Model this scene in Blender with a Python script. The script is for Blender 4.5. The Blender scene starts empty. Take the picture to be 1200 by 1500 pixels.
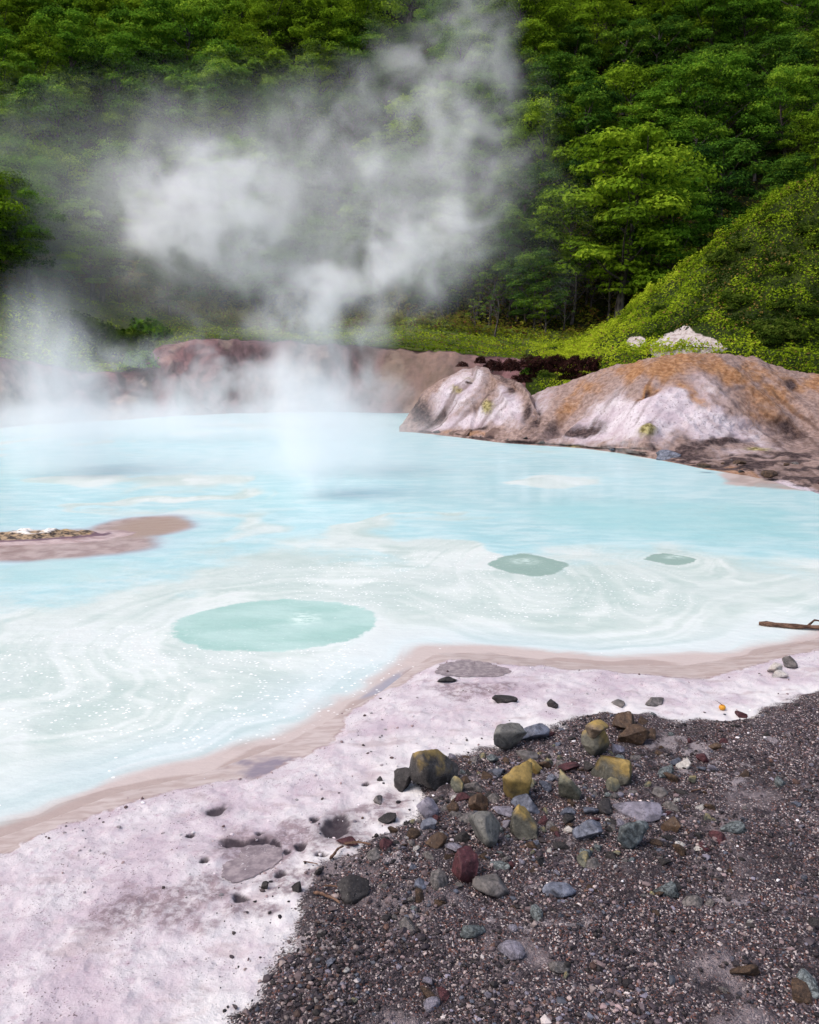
import bpy, math, random
import numpy as np
from mathutils import Vector, Matrix

random.seed(7)
RNG = np.random.default_rng(11)
scene = bpy.context.scene
C = scene.collection

# ------------------------------------------------------------------ camera model
F, CX, CY, CH = 1287.0, 600.0, 750.0, 4.0      # focal length and centre in photo pixels, camera height (m)
TH = math.radians(10.13)
CT, ST = math.cos(TH), math.sin(TH)

def P(px, v, Y):
    """world point at forward distance Y seen in direction (px, v)"""
    px, v, Y = np.broadcast_arrays(np.asarray(px, float), np.asarray(v, float), np.asarray(Y, float))
    xc = (px - CX) / F; yc = -(v - CY) / F
    k = Y / (CT + yc * ST)
    return np.stack([k * xc, Y, CH + k * (-ST + yc * CT)], -1)

def Yz(v, z=0.0):
    """forward distance at which direction v meets height z"""
    yc = -(np.asarray(v, float) - CY) / F
    return (CH - z) * (CT + yc * ST) / (ST - yc * CT)

def W0(px, v, z=0.0):
    return P(px, v, Yz(v, z))

def depth(p):
    return p[1] * CT + (CH - p[2]) * ST

# ------------------------------------------------------------------ numpy noise
def _h(ix, iy, iz, seed):
    n = (ix.astype(np.int64) * 374761393 + iy.astype(np.int64) * 668265263 + iz.astype(np.int64) * 2147483647 + seed * 974711) & 0xffffffff
    n = ((n ^ (n >> 13)) * 1274126177) & 0xffffffff
    n = (n ^ (n >> 16)) & 0xffffffff
    return n / 4294967295.0 * 2 - 1

def vnoise(x, y, z=0.0, seed=0):
    x, y, z = np.broadcast_arrays(np.asarray(x, float), np.asarray(y, float), np.asarray(z, float))
    ix, iy, iz = np.floor(x), np.floor(y), np.floor(z)
    fx, fy, fz = x - ix, y - iy, z - iz
    q = lambda t: t * t * t * (t * (t * 6 - 15) + 10)
    fx, fy, fz = q(fx), q(fy), q(fz)
    r = 0
    for dx in (0, 1):
        wx = fx if dx else 1 - fx
        for dy in (0, 1):
            wy = fy if dy else 1 - fy
            for dz in (0, 1):
                wz = fz if dz else 1 - fz
                r = r + wx * wy * wz * _h(ix + dx, iy + dy, iz + dz, seed)
    return r

def fbm(x, y, z=0.0, octaves=4, seed=0, gain=0.5):
    r, a, s = 0, 1.0, 0
    x = np.asarray(x, float); y = np.asarray(y, float); z = np.asarray(z, float)
    for i in range(octaves):
        r = r + a * vnoise(x, y, z, seed + i * 17); s += a
        a *= gain; x = x * 2.03 + 5.1; y = y * 2.03 + 1.7; z = z * 2.03 + 3.3
    return r / s

def sstep(a, b, x):
    t = np.clip((np.asarray(x, float) - a) / (b - a), 0, 1)
    return t * t * (3 - 2 * t)

def polydist(x, y, poly):
    """distance to an open polyline, and side (positive = left of its direction)"""
    best = np.full(np.shape(x), 1e9); side = np.zeros(np.shape(x)); along = np.zeros(np.shape(x)); L = 0
    for (ax, ay), (bx, by) in zip(poly[:-1], poly[1:]):
        dx, dy = bx - ax, by - ay; l2 = dx * dx + dy * dy
        t = np.clip(((x - ax) * dx + (y - ay) * dy) / l2, 0, 1)
        d = np.hypot(x - ax - t * dx, y - ay - t * dy)
        m = d < best
        best = np.where(m, d, best)
        cr = dx * (y - ay) - dy * (x - ax)
        side = np.where(m, np.sign(cr), side)
        along = np.where(m, L + t * math.sqrt(l2), along)
        L += math.sqrt(l2)
    return best * np.where(side >= 0, 1, -1), along

# ------------------------------------------------------------------ mesh helpers
def mesh_np(name, verts, faces, mats=(), attrs=None, smooth=True, colors=None, mat_idx=None):
    verts = np.asarray(verts, np.float32).reshape(-1, 3); faces = np.asarray(faces, np.int32)
    me = bpy.data.meshes.new(name)
    n, k = faces.shape
    me.vertices.add(len(verts)); me.vertices.foreach_set('co', verts.ravel())
    me.loops.add(n * k); me.loops.foreach_set('vertex_index', faces.ravel())
    me.polygons.add(n)
    me.polygons.foreach_set('loop_start', np.arange(0, n * k, k, dtype=np.int32))
    me.polygons.foreach_set('loop_total', np.full(n, k, np.int32))
    me.polygons.foreach_set('use_smooth', np.full(n, smooth, bool))
    for m in mats: me.materials.append(m)
    if mat_idx is not None: me.polygons.foreach_set('material_index', np.asarray(mat_idx, np.int32))
    me.update(calc_edges=True)
    for an, av in (attrs or {}).items():
        a = me.attributes.new(an, 'FLOAT', 'POINT'); a.data.foreach_set('value', np.asarray(av, np.float32).ravel())
    for an, av in (colors or {}).items():
        av = np.asarray(av, np.float32).reshape(-1, 3)
        a = me.attributes.new(an, 'FLOAT_COLOR', 'POINT')
        a.data.foreach_set('color', np.concatenate([av, np.ones((len(av), 1), np.float32)], 1).ravel())
    return me

def link(name, me, parent=None, label=None, cat=None, group=None, kind=None):
    o = bpy.data.objects.new(name, me); C.objects.link(o)
    if parent: o.parent = parent
    return tag(o, label, cat, group, kind)

def tag(o, label=None, cat=None, group=None, kind=None):
    if label: o['label'] = label
    if cat: o['category'] = cat
    if group: o['group'] = group
    if kind: o['kind'] = kind
    return o

def grid_faces(nr, nc):
    i = np.arange(nr - 1)[:, None] * nc + np.arange(nc - 1)[None, :]
    return np.stack([i, i + 1, i + nc + 1, i + nc], -1).reshape(-1, 4)

# ------------------------------------------------------------------ node helpers
class NT:
    def __init__(s, name):
        s.m = bpy.data.materials.new(name); s.m.use_nodes = True
        s.t = s.m.node_tree; s.t.nodes.clear()
        s.out = s.t.nodes.new('ShaderNodeOutputMaterial')
    def n(s, typ, **kw):
        nd = s.t.nodes.new(typ)
        for k, v in kw.items(): setattr(nd, k, v)
        return nd
    def set(s, sock, v):
        if v is None: return
        if hasattr(v, 'is_linked') or isinstance(v, bpy.types.NodeSocket): s.t.links.new(v, sock)
        else:
            if sock.type == 'RGBA' and not isinstance(v, (int, float)) and len(v) == 3: v = (*v, 1)
            sock.default_value = v
    def math(s, op, a, b=None, c=None, clamp=False):
        nd = s.n('ShaderNodeMath', operation=op, use_clamp=clamp)
        s.set(nd.inputs[0], a); s.set(nd.inputs[1], b); s.set(nd.inputs[2], c)
        return nd.outputs[0]
    def mix(s, f, a, b, mode='MIX'):
        nd = s.n('ShaderNodeMix', data_type='RGBA', blend_type=mode)
        s.set(nd.inputs[0], f); s.set(nd.inputs[6], a); s.set(nd.inputs[7], b)
        return nd.outputs[2]
    def ramp(s, f, a, b, lo=0.0, hi=1.0):
        nd = s.n('ShaderNodeMapRange', interpolation_type='SMOOTHSTEP')
        s.set(nd.inputs[0], f); s.set(nd.inputs[1], a); s.set(nd.inputs[2], b); s.set(nd.inputs[3], lo); s.set(nd.inputs[4], hi)
        return nd.outputs[0]
    def attr(s, name, col=False):
        nd = s.n('ShaderNodeAttribute', attribute_name=name)
        return nd.outputs['Color'] if col else nd.outputs['Fac']
    def pos(s, scale=None):
        g = s.n('ShaderNodeNewGeometry').outputs['Position']
        if scale is None: return g
        return s.vmul(g, scale)
    def obj(s): return s.n('ShaderNodeTexCoord').outputs['Object']
    def vmul(s, v, scale):
        nd = s.n('ShaderNodeVectorMath', operation='MULTIPLY')
        s.set(nd.inputs[0], v); nd.inputs[1].default_value = scale
        return nd.outputs[0]
    def noise(s, vec, scale, detail=4, rough=0.55, dist=0.0):
        nd = s.n('ShaderNodeTexNoise')
        s.set(nd.inputs['Vector'], vec); s.set(nd.inputs['Scale'], scale); s.set(nd.inputs['Detail'], detail)
        s.set(nd.inputs['Roughness'], rough); s.set(nd.inputs['Distortion'], dist)
        return nd.outputs[0]
    def voro(s, vec, scale, feature='F1', out='Distance', rnd=1.0):
        nd = s.n('ShaderNodeTexVoronoi', feature=feature)
        s.set(nd.inputs['Vector'], vec); s.set(nd.inputs['Scale'], scale); s.set(nd.inputs['Randomness'], rnd)
        return nd.outputs[out]
    def bump(s, h, strength=0.5, dist=0.02, normal=None):
        nd = s.n('ShaderNodeBump')
        s.set(nd.inputs['Height'], h); nd.inputs['Strength'].default_value = strength; nd.inputs['Distance'].default_value = dist
        s.set(nd.inputs['Normal'], normal)
        return nd.outputs[0]
    def surf(s, col, rough=0.8, normal=None, spec=0.3):
        b = s.n('ShaderNodeBsdfPrincipled')
        s.set(b.inputs['Base Color'], col); s.set(b.inputs['Roughness'], rough); s.set(b.inputs['Normal'], normal)
        s.set(b.inputs['Specular IOR Level'], spec)
        s.t.links.new(b.outputs[0], s.out.inputs[0])
        return s.m

# ------------------------------------------------------------------ light
scene.view_settings.view_transform = 'Standard'; scene.view_settings.look = 'None'
scene.view_settings.gamma = 1.0
scene.view_settings.exposure = 0.62
SUN_EL, SUN_V = math.radians(56), Vector((-0.85, -0.35, 0))
w = bpy.data.worlds.new('World'); scene.world = w; w.use_nodes = True
nt = w.node_tree
sky = nt.nodes.new('ShaderNodeTexSky'); sky.sky_type = 'NISHITA'; sky.sun_disc = False
sky.sun_elevation = SUN_EL; sky.sun_rotation = math.atan2(SUN_V.x, SUN_V.y)
sky.air_density = 1.0; sky.dust_density = 4.0; sky.ozone_density = 1.0
bg = nt.nodes['Background']; bg.inputs[1].default_value = 0.15
nt.links.new(sky.outputs[0], bg.inputs[0])
sl = bpy.data.lights.new('sun', 'SUN'); sl.energy = 1.0; sl.angle = math.radians(50); sl.color = (1.0, 0.96, 0.9)
so = bpy.data.objects.new('sun', sl); C.objects.link(so)
sd = Vector((SUN_V.normalized().x * math.cos(SUN_EL), SUN_V.normalized().y * math.cos(SUN_EL), math.sin(SUN_EL)))
so.rotation_euler = sd.to_track_quat('Z', 'Y').to_euler(); so.location = sd * 60

cam = bpy.data.cameras.new('camera'); co = bpy.data.objects.new('camera', cam); C.objects.link(co)
co.location = (0, 0, CH); co.rotation_euler = (math.pi / 2 - TH, 0, 0)
cam.sensor_fit = 'HORIZONTAL'; cam.sensor_width = 36; cam.lens = 36 * F / 1200; cam.clip_end = 2000
scene.camera = co
cy = scene.cycles
cy.max_bounces = 6; cy.diffuse_bounces = 3; cy.volume_bounces = 7; cy.transmission_bounces = 2; cy.glossy_bounces = 2
cy.use_denoising = True
cy.volume_step_rate = 1.5; cy.volume_max_steps = 256

# ================================================================== NEAR SHORE
wl_px = [(-700, 1620), (-300, 1360), (-100, 1262), (60, 1205), (170, 1162), (300, 1133), (420, 1088), (500, 1046), (560, 1012), (605, 978),
         (640, 956), (720, 957), (800, 967), (900, 975), (1000, 975), (1090, 962), (1160, 945), (1240, 922), (1350, 880), (1600, 800), (2200, 735)]
WL = W0([p[0] for p in wl_px], [p[1] for p in wl_px])[:, :2]

def shore_base(x, y):
    d, _ = polydist(x, y, WL)
    d = -d                                     # positive on land
    land = np.clip(d, 0, None)
    z = 0.035 * np.tanh(land / 0.5) + 0.06 * land / (1 + 0.25 * land)
    return np.where(d > 0, z, 0.25 * np.clip(d, -1.2, 0)), d

def ground_pt(px, v, hf=None):
    z = 0.1
    for _ in range(12):
        p = W0(px, v, z); z = float((hf or (lambda a, b: shore_base(a, b)[0]))(np.array([p[0]]), np.array([p[1]]))[0])
    return np.array([p[0], p[1], z])

def ppoly(pts):
    return np.array([ground_pt(*q)[:2] for q in pts])

crust_px = [(-700, 1660), (-100, 1290), (190, 1183), (260, 1162), (330, 1148), (400, 1138), (450, 1115), (490, 1084), (520, 1050), (560, 1020), (610, 992), (650, 974), (750, 975),
            (900, 988), (1040, 996), (1100, 984), (1165, 962), (1260, 940), (1500, 860)]
gravel_px = [(300, 1620), (400, 1400), (450, 1325), (478, 1268), (530, 1240), (590, 1205), (600, 1170), (572, 1150), (612, 1112), (690, 1102), (735, 1074),
             (800, 1060), (870, 1052), (940, 1050), (1000, 1060), (1080, 1055), (1125, 1038), (1200, 1005), (1400, 930)]
CR = ppoly(crust_px); GR = ppoly(gravel_px)
# puddles (px, v, half width, half height) and mud pits
puddles = [(690, 980, 45, 13), (384, 1253, 33, 14), (356, 1273, 28, 17)]
pits = [(300, 1262, 6, 4), (462, 1203, 7, 4), (536, 1150, 6, 3), (412, 1282, 8, 4), (352, 1318, 12, 6), (280, 1225, 6, 3), (470, 1256, 8, 4), (492, 1213, 22, 14), (317, 1189, 14, 7), (381, 1234, 13, 7), (402, 1237, 9, 6), (441, 1240, 9, 6), (381, 1222, 6, 4), (420, 1248, 5, 4), (345, 1236, 22, 5)]

_EC = {}
def ell(x, y, e, grow=1.0):
    if e not in _EC: _EC[e] = ground_pt(e[0], e[1])
    c = _EC[e]; s = depth(c) / F; sv = (CH - c[2]) / math.hypot(c[1], CH)
    rx, ry = e[2] * s * grow, e[3] * s / max(sv, .1) * grow
    a = np.arctan2((y - c[1]) / ry, (x - c[0]) / rx)
    r = np.hypot((x - c[0]) / rx, (y - c[1]) / ry)
    return r * (1 + 0.13 * np.sin(2 * a + e[0]) + 0.09 * np.sin(3 * a + e[1]) + 0.04 * np.sin(7 * a + e[0])), c, rx, ry

def gravel_mask(x, y):
    d, _ = polydist(x, y, GR)
    return -d + 0.30 * fbm(x * 2.0, y * 2.0, 0, 5, 3) - .04

def shore_h(x, y, fine=True):
    z, d = shore_base(x, y)
    on = sstep(0.02, 0.35, d)
    g = sstep(-0.05, 0.25, gravel_mask(x, y))
    z = z + on * 0.022 * fbm(x * 1.6, y * 1.6, 0, 4, 1)
    z = z + g * (0.05 + 0.05 * fbm(x * 1.7, y * 1.7, 0, 3, 8))
    if fine:
        cd, _ = polydist(x, y, CR); cr = sstep(0.0, 0.12, -cd + 0.08 * fbm(x * 6, y * 6, 0, 3, 5))
        z = z + cr * (0.012 + 0.024 * fbm(x * 8, y * 8, 0, 5, 2)) * (1 - g)
        z = z + g * (0.022 * fbm(x * 11, y * 11, 0, 4, 4) + 0.012 * fbm(x * 40, y * 40, 0, 2, 6))
    for e in pits:
        r, c, rx, ry = ell(x, y, e)
        z = z - 0.035 * sstep(1.25, 0.5, r)
    for e in puddles:
        r, c, rx, ry = ell(x, y, e)
        zc = float(shore_base(np.array([c[0]]), np.array([c[1]]))[0][0])
        k = sstep(1.5, 0.95, r); z = z * (1 - k) + (zc - 0.006) * k
    return z

cols = np.concatenate([np.arange(-1500, -120, 30), np.arange(-120, 1320, 2.2), np.arange(1320, 2700, 30)])
vrow = np.concatenate([np.arange(2600, 1560, -30), np.arange(1560, 925, -1.7)])
near_Y = Yz(vrow)
far_rows = np.linspace(near_Y[-1], 34, 40)[1:]
yy = np.concatenate([near_Y, far_rows])
PXg = (cols - CX) / F
X = PXg[None, :] * (yy[:, None] * CT + CH * ST); Yg = np.broadcast_to(yy[:, None], X.shape)
dW = -polydist(X, Yg, WL)[0]
Z = shore_h(X, Yg)
cd = -polydist(X, Yg, CR)[0] + .10 + 0.17 * fbm(X * 3.4, Yg * 3.4, 0, 5, 5) + .05 * fbm(X * 19, Yg * 19, 0, 3, 15)
gm = gravel_mask(X, Yg)
pit = np.zeros_like(X)
for e in pits:
    r, *_ = ell(X, Yg, e)
    pit = np.maximum(pit, sstep(1.35, 0.85, r + 0.3 * fbm(X * 18, Yg * 18, 0, 3, 9)))
    if e[2] > 12: pit = np.maximum(pit, 0.3 * sstep(2.2, 1.0, r))
r_, *_x = ell(X, Yg, (402, 1124, 72, 20))
mauve_s = sstep(1.15, .6, r_ + .6 * fbm(X * 6, Yg * 6, 0, 5, 12))
stain = np.zeros_like(X)
for e_ in [(385, 1238, 95, 24), (330, 1300, 60, 24), (505, 1225, 60, 26), (560, 1190, 40, 20), (440, 1290, 60, 20), (250, 1330, 90, 40), (700, 1010, 70, 10)]:
    stain = np.maximum(stain, sstep(1.3, .5, ell(X, Yg, e_)[0] + 1.1 * fbm(X * 5, Yg * 5, 0, 5, int(e_[0]))))
idx_ok = dW > -1.6
f = grid_faces(*X.shape)
keep = idx_ok.ravel()[f].any(1)
V = np.stack([X, Yg, Z], -1).reshape(-1, 3); f = f[keep]
used = np.unique(f); remap = np.full(len(V), -1, np.int64); remap[used] = np.arange(len(used)); f = remap[f]; V = V[used]
m = NT('shore_mud')
pos = m.pos()
n1 = m.noise(pos, 2.2, 5, 0.6); n2 = m.noise(pos, 14, 5, 0.65); n3 = m.noise(pos, 60, 4, 0.7)
crust = m.mix(m.ramp(n1, .35, .65), (.47, .39, .43), (.59, .54, .555))
crust = m.mix(m.ramp(n2, .50, .72, 0, .75), crust, (.42, .31, .36))
crust = m.mix(m.ramp(m.voro(pos, 26), .0, .16, .45, 0), crust, (.60, .56, .58))
speck = m.math('MULTIPLY', m.ramp(m.noise(pos, 60, 2, .5), .62, .68), m.ramp(m.noise(pos, 4, 4, .65), .40, .58))
crust = m.mix(m.math('MULTIPLY', speck, .85), crust, (.10, .06, .06))
whitep = m.math('MULTIPLY', m.ramp(m.attr('gd'), -0.9, -0.15), m.ramp(m.noise(pos, 1.4, 4, .6), .36, .56))
crust = m.mix(m.math('MULTIPLY', whitep, .8), crust, (.67, .64, .63))
wetp = m.ramp(m.noise(m.pos((1.0, 2.2, 1)), 1.7, 4, .6), .56, .68, 0, .7)
crust = m.mix(wetp, crust, (.41, .33, .34))
crust = m.mix(m.math('MULTIPLY', m.attr('stain'), m.ramp(n2, .38, .6, .25, .85)), crust, (.20, .14, .155))
wet = m.mix(m.ramp(m.noise(m.pos((1, 3, 1)), 3.5, 5, .6, .6), .35, .65), (.38, .29, .27), (.50, .42, .40))
wet = m.mix(m.ramp(n2, .62, .72, 0, .4), wet, (.58, .53, .51))
wet = m.mix(m.math('MULTIPLY', m.attr('mauve'), m.ramp(m.noise(m.pos((1, 2, 1)), 6, 5, .65, .5), .3, .55, .55, 1)), wet, (.22, .18, .225))
col = m.mix(m.ramp(m.attr('cd'), -.015, .02), wet, crust)
edge = m.math('MULTIPLY', m.ramp(m.attr('cd'), -.05, .0), m.ramp(m.attr('cd'), .045, .005))
col = m.mix(m.math('MULTIPLY', edge, m.ramp(n2, .4, .6, .1, .8)), col, (.30, .21, .20))
# gravelly dark ground
vc = m.voro(pos, 85, 'F1', 'Color'); vd = m.voro(pos, 85)
sp = m.n('ShaderNodeSeparateColor'); m.set(sp.inputs[0], vc)
gcol = m.mix(m.ramp(sp.outputs[0], .35, 1.0), (.018, .013, .017), (.125, .095, .105))
gcol = m.mix(m.ramp(sp.outputs[1], .86, .95), gcol, (.52, .44, .42))
gcol = m.mix(m.ramp(sp.outputs[2], .85, .92), gcol, (.14, .06, .045))
gcol = m.mix(m.ramp(n1, .45, .7, 0, .65), gcol, (.022, .015, .017))
gcol = m.mix(m.ramp(m.noise(pos, 1.1, 4, .6), .55, .7, 0, .55), gcol, (.33, .27, .28))
gp1 = m.noise(m.pos(), 1.9, 5, .7, .6)
gcol = m.mix(m.ramp(gp1, .58, .66, 0, .7), gcol, m.mix(n3, (.40, .35, .36), (.24, .20, .21)))
gcol = m.mix(m.ramp(m.noise(m.pos(), 2.3, 4, .65), .60, .68, 0, .8), gcol, (.018, .012, .016))
gmask = m.ramp(m.math('ADD', m.attr('gd'), m.math('MULTIPLY', m.math('SUBTRACT', n3, .5), .35)), -.03, .03)
col = m.mix(gmask, col, gcol)
col = m.mix(m.math('MULTIPLY', m.attr('pit'), .93), col, (.020, .011, .018))
rg = m.ramp(m.attr('cd'), -.02, .04, .32, .8)
hh = m.math('ADD', m.math('MULTIPLY', n2, .5), m.math('ADD', n3, m.math('MULTIPLY', m.math('SUBTRACT', 1, vd), m.math('MULTIPLY', gmask, 1.4))))
hh = m.math('MULTIPLY', hh, m.ramp(m.attr('cd'), -.02, .05, .12, 1))
mud_mat = m.surf(col, rg, m.bump(hh, .8, .012), .35)
me = mesh_np('shore', V, f, [mud_mat], dict(stain=stain.ravel()[used], mauve=mauve_s.ravel()[used], cd=cd.ravel()[used], gd=gm.ravel()[used], pit=pit.ravel()[used]))
link('shore', me, kind='structure', label='pale lavender mud shore with dark gravel patch in front of the pond')

# puddles
m = NT('puddle_mud')
pn = m.noise(m.pos(), 14, 3, .6)
c_ = m.mix(m.ramp(pn, .35, .7), (.19, .15, .165), (.33, .27, .28))
c_ = m.mix(m.math('MULTIPLY', m.ramp(m.noise(m.pos(), 42, 3, .7), .62, .68), m.ramp(m.noise(m.pos(), 5, 2, .5), .45, .6)), c_, (.68, .64, .66))
pm = m.surf(c_, .16, None, .5)
for i, e in enumerate(puddles):
    _, c, rx, ry = ell(np.array([0.]), np.array([0.]), e)
    vs = []
    z0 = float(shore_base(np.array([c[0]]), np.array([c[1]]))[0][0])
    N = 96
    for ring in (0.0, 0.5, 0.9, 1.0):
        for k in range(N):
            a = 2 * math.pi * k / N
            s = ring / (1 + 0.13 * math.sin(2 * a + e[0]) + 0.09 * math.sin(3 * a + e[1]) + 0.04 * math.sin(7 * a + e[0]))
            s *= 1.03 + .03 * math.sin(17 * a + i) + .02 * math.sin(29 * a)
            vs.append((c[0] + rx * s * math.cos(a), c[1] + ry * s * math.sin(a), z0 + 0.002))
    fs = [(r * N + k, r * N + (k + 1) % N, (r + 1) * N + (k + 1) % N, (r + 1) * N + k) for r in range(3) for k in range(N)]
    lab = ['oval grey mud puddle at the water edge', 'upper grey mud puddle of the pair on the crust', 'lower round grey mud puddle of the pair on the crust'][i]
    link('puddle', mesh_np('puddle', vs, fs, [pm]), kind='structure', label=lab)

# ================================================================== WATER
vr = np.concatenate([np.arange(1300, 760, -1.8), np.arange(760, 594, -1.2)])
wy = Yz(vr)
wcols = np.concatenate([np.arange(-2200, -150, 40), np.arange(-150, 1350, 2.4), np.arange(1350, 2700, 40)])
wy = np.concatenate([np.linspace(3.2, wy[0], 10)[:-1], wy])
X = ((wcols - CX) / F)[None, :] * (wy[:, None] * CT + CH * ST); Yg = np.broadcast_to(wy[:, None], X.shape)

def proj_xy(x, y):
    k = y * CT + CH * ST
    return CX + F * x / k, CY - F * (y * ST - CH * CT) / k

def wcirc(x, y, px, v, rx, ry, wob=.06, sq=0):
    c = W0(px, v); s = depth(c) / F; sv = CH / math.hypot(c[1], CH)
    a, b = (x - c[0]) / (rx * s), (y - c[1]) / (ry * s / sv)
    ang = np.arctan2(b, a)
    r = np.hypot(a, b)
    if sq: r = np.abs(b) + np.abs(a) ** 1.75
    return r * (1 + wob * np.sin(2 * ang + px) + wob * .6 * np.sin(5 * ang + v) + wob * .4 * vnoise(ang * 5, r * 0 + px)), c

dS, along = polydist(X, Yg, WL)                  # distance from the near shore, metres
warp = fbm(X * .35, Yg * .35, 0, 3, 21); warp2 = fbm(X * .9, Yg * .9, 0, 3, 22)
holes = [(405, 913, 149, 37, .03, 0), (774, 827, 63, 16, .04, .35), (982, 819, 42, 8, .05, .4)]
hole = np.full(X.shape, 9.0)
for h_ in holes:
    r, c = wcirc(X, Yg, *h_)
    s = depth(c) / F * h_[2]
    hole = np.minimum(hole, (r - 1) * s)          # metres outside the rim
hole = np.minimum(hole, (wcirc(X, Yg, 90, 835, 88, 22, .04)[0] - 1) * 1.4 + .0) if False else hole
soft_hole = sstep(1.05, .92, wcirc(X, Yg, 88, 836, 90, 20, .03)[0])
boil_sheen = sstep(1.0, .1, wcirc(X, Yg, 447, 906, 40, 13, .1)[0])
boil_sheen = np.maximum(boil_sheen, .7 * sstep(1.0, .1, wcirc(X, Yg, 768, 822, 38, 7, .1)[0])); boil_sheen = np.maximum(boil_sheen, .8 * sstep(1.0, .1, wcirc(X, Yg, 990, 816, 26, 4, .1)[0]))  # lighter sheen on the two right upwellings, painted into the water colour
# scum: the near half is coated in white scum, the far half is open turquoise water
edge_px = [(-800, 800), (-200, 800), (60, 870), (190, 850), (330, 800), (440, 790), (560, 800), (690, 808), (860, 802), (960, 792), (1080, 800), (1200, 815), (1400, 800), (2400, 760)]
EP = W0([p[0] for p in edge_px], [p[1] for p in edge_px])[:, :2]
dE = -polydist(X, Yg, EP)[0] + 1.2 * warp + .5 * warp2    # positive on the near, scummy side
scum = sstep(-2.6, 4.0, dE + 1.2 * warp2)
# turquoise open patch far right, and pale drifting rafts in the far half
patch = sstep(1.25, .75, wcirc(X, Yg, 960, 757, 165, 30, .05)[0] + .3 * warp2 + .25 * warp) * .8
raft = sstep(.12, .55, fbm(X * .22 + warp, Yg * .11, 0, 4, 31)) * .75
raft = np.maximum(raft, sstep(1.1, .6, wcirc(X, Yg, 820, 705, 80, 12, .1)[0] + .3 * warp2) * .8)
scum = np.maximum(scum, raft * (1 - patch) * sstep(0, 3, dE * 0 + 4))
scum = scum * (1 - .85 * patch * (1 - sstep(-.2, .6, dE)))
# flow streaks that follow the shore and wrap round the upwellings
psi = -np.log(np.exp(-dS * .9 * .9) + np.exp(-.9 * np.minimum(hole + .8, 12)) + 1e-5) / .9 + .30 * warp2 + .7 * warp
r3, _ = wcirc(X, Yg, 800, 858, 165, 58, .05)
psi = psi * (1 - .5 * sstep(1.4, .7, r3)) + 2.6 * r3 * .5 * sstep(1.4, .7, r3)
st1 = fbm(psi * 2.1, along * .05 + warp, 0, 3, 41); st2 = fbm(psi * 6.5, along * .10 + warp, 0, 3, 45)
fa = np.exp(-dS / 2.6); st3 = fbm(psi * 16, along * .25 + warp, 0, 3, 47); iso = fbm(X * .8 + 1.4 * warp, Yg * 1.1 + 1.4 * warp2, 0, 6, 49)
streak = np.clip(.5 + (.16 + .42 * fa) * st1 + (.24 + .25 * fa) * st2 + .24 * st3 + .75 * (1 - .7 * fa) * iso, 0, 1)
far_fine = fbm(X * .5, Yg * 1.8, 0, 4, 51)
# shallow brown tint beside the near shore, right shore and round the mud bar
barx = [(-500, 800), (-100, 795), (0, 790), (140, 785), (250, 770)]
BAR = W0([p[0] for p in barx], [p[1] for p in barx])[:, :2]
dB = np.abs(polydist(X, Yg, BAR)[0])
tip = wcirc(X, Yg, 210, 771, 74, 17, .04)[0]
tip2 = wcirc(X, Yg, 60, 797, 170, 24, .03)[0]
shal = sstep(.62, -.1, dS + .22 * warp2 + .12 * st2)
shal = np.maximum(shal, sstep(.36, .0, wcirc(X, Yg, 1135, 703, 78, 16, .1)[0] - .75) * .75)
blue = np.maximum(sstep(1.7, .3, dS + .25 * warp2) * (.55 + .45 * sstep(-.3, .3, warp)), sstep(1.5, .95, np.minimum(tip, tip2)))
bar = np.maximum(sstep(1.22, .74, tip + .12 * warp2), sstep(1.16, .82, tip2 + .08 * warp2))
spk = np.maximum(sstep(1.25, .55, wcirc(X, Yg, 790, 868, 190, 42, .1)[0]), sstep(1.2, .4, wcirc(X, Yg, 250, 985, 330, 95, .1)[0]) * .75)
spk = np.maximum(spk, sstep(1.2, .4, wcirc(X, Yg, 620, 845, 250, 50, .1)[0]) * .6)
V = np.stack([X, Yg, 0.004 * fbm(X * 2, Yg * 2, 0, 3, 61) * sstep(.3, 2, dS)], -1).reshape(-1, 3)
f = grid_faces(*X.shape); f = f[(dS > -.9).ravel()[f].any(1)]
used = np.unique(f); remap = np.full(len(V), -1, np.int64); remap[used] = np.arange(len(used)); f = remap[f]; V = V[used]
m = NT('milky_water')
pos = m.pos()
nf = m.noise(pos, 7, 5, .65); ns = m.noise(m.pos((1, 2.5, 1)), .9, 5, .6, .5)
open_w = m.mix(m.ramp(ns, .35, .68), (.34, .55, .575), (.48, .63, .64))
open_w = m.mix(m.math('MULTIPLY', m.attr('patch'), .6), open_w, (.27, .535, .55))
scumc = m.mix(m.ramp(m.attr('streak'), .15, .9), (.415, .50, .465), (.60, .64, .605))
scumc = m.mix(m.ramp(m.noise(pos, .5, 4, .6), .40, .62, 0, .55), scumc, (.53, .58, .555))
col = m.mix(m.ramp(m.math('ADD', m.attr('scum'), m.math('MULTIPLY', m.math('SUBTRACT', nf, .5), .35)), .25, .75), open_w, scumc)
col = m.mix(m.math('MULTIPLY', m.attr('blue'), .40), col, (.43, .55, .60))
sk = m.ramp(m.attr('streak'), .6, .95, 0, .3)
col = m.mix(m.math('MULTIPLY', sk, m.attr('scum')), col, (.65, .69, .69))
sh = m.ramp(m.math('ADD', m.attr('shal'), m.math('MULTIPLY', m.math('SUBTRACT', m.attr('streak'), .5), .5)), .15, .75)
shc = m.mix(m.ramp(m.attr('mauve'), .1, .8), m.mix(m.ramp(m.attr('streak'), .35, .65), (.37, .29, .265), (.48, .40, .375)), (.30, .265, .29))
col = m.mix(sh, col, shc)
col = m.mix(m.math('MULTIPLY', m.attr('mauve'), m.ramp(m.attr('streak'), .4, .65, .1, .65)), col, (.30, .30, .35))
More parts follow.
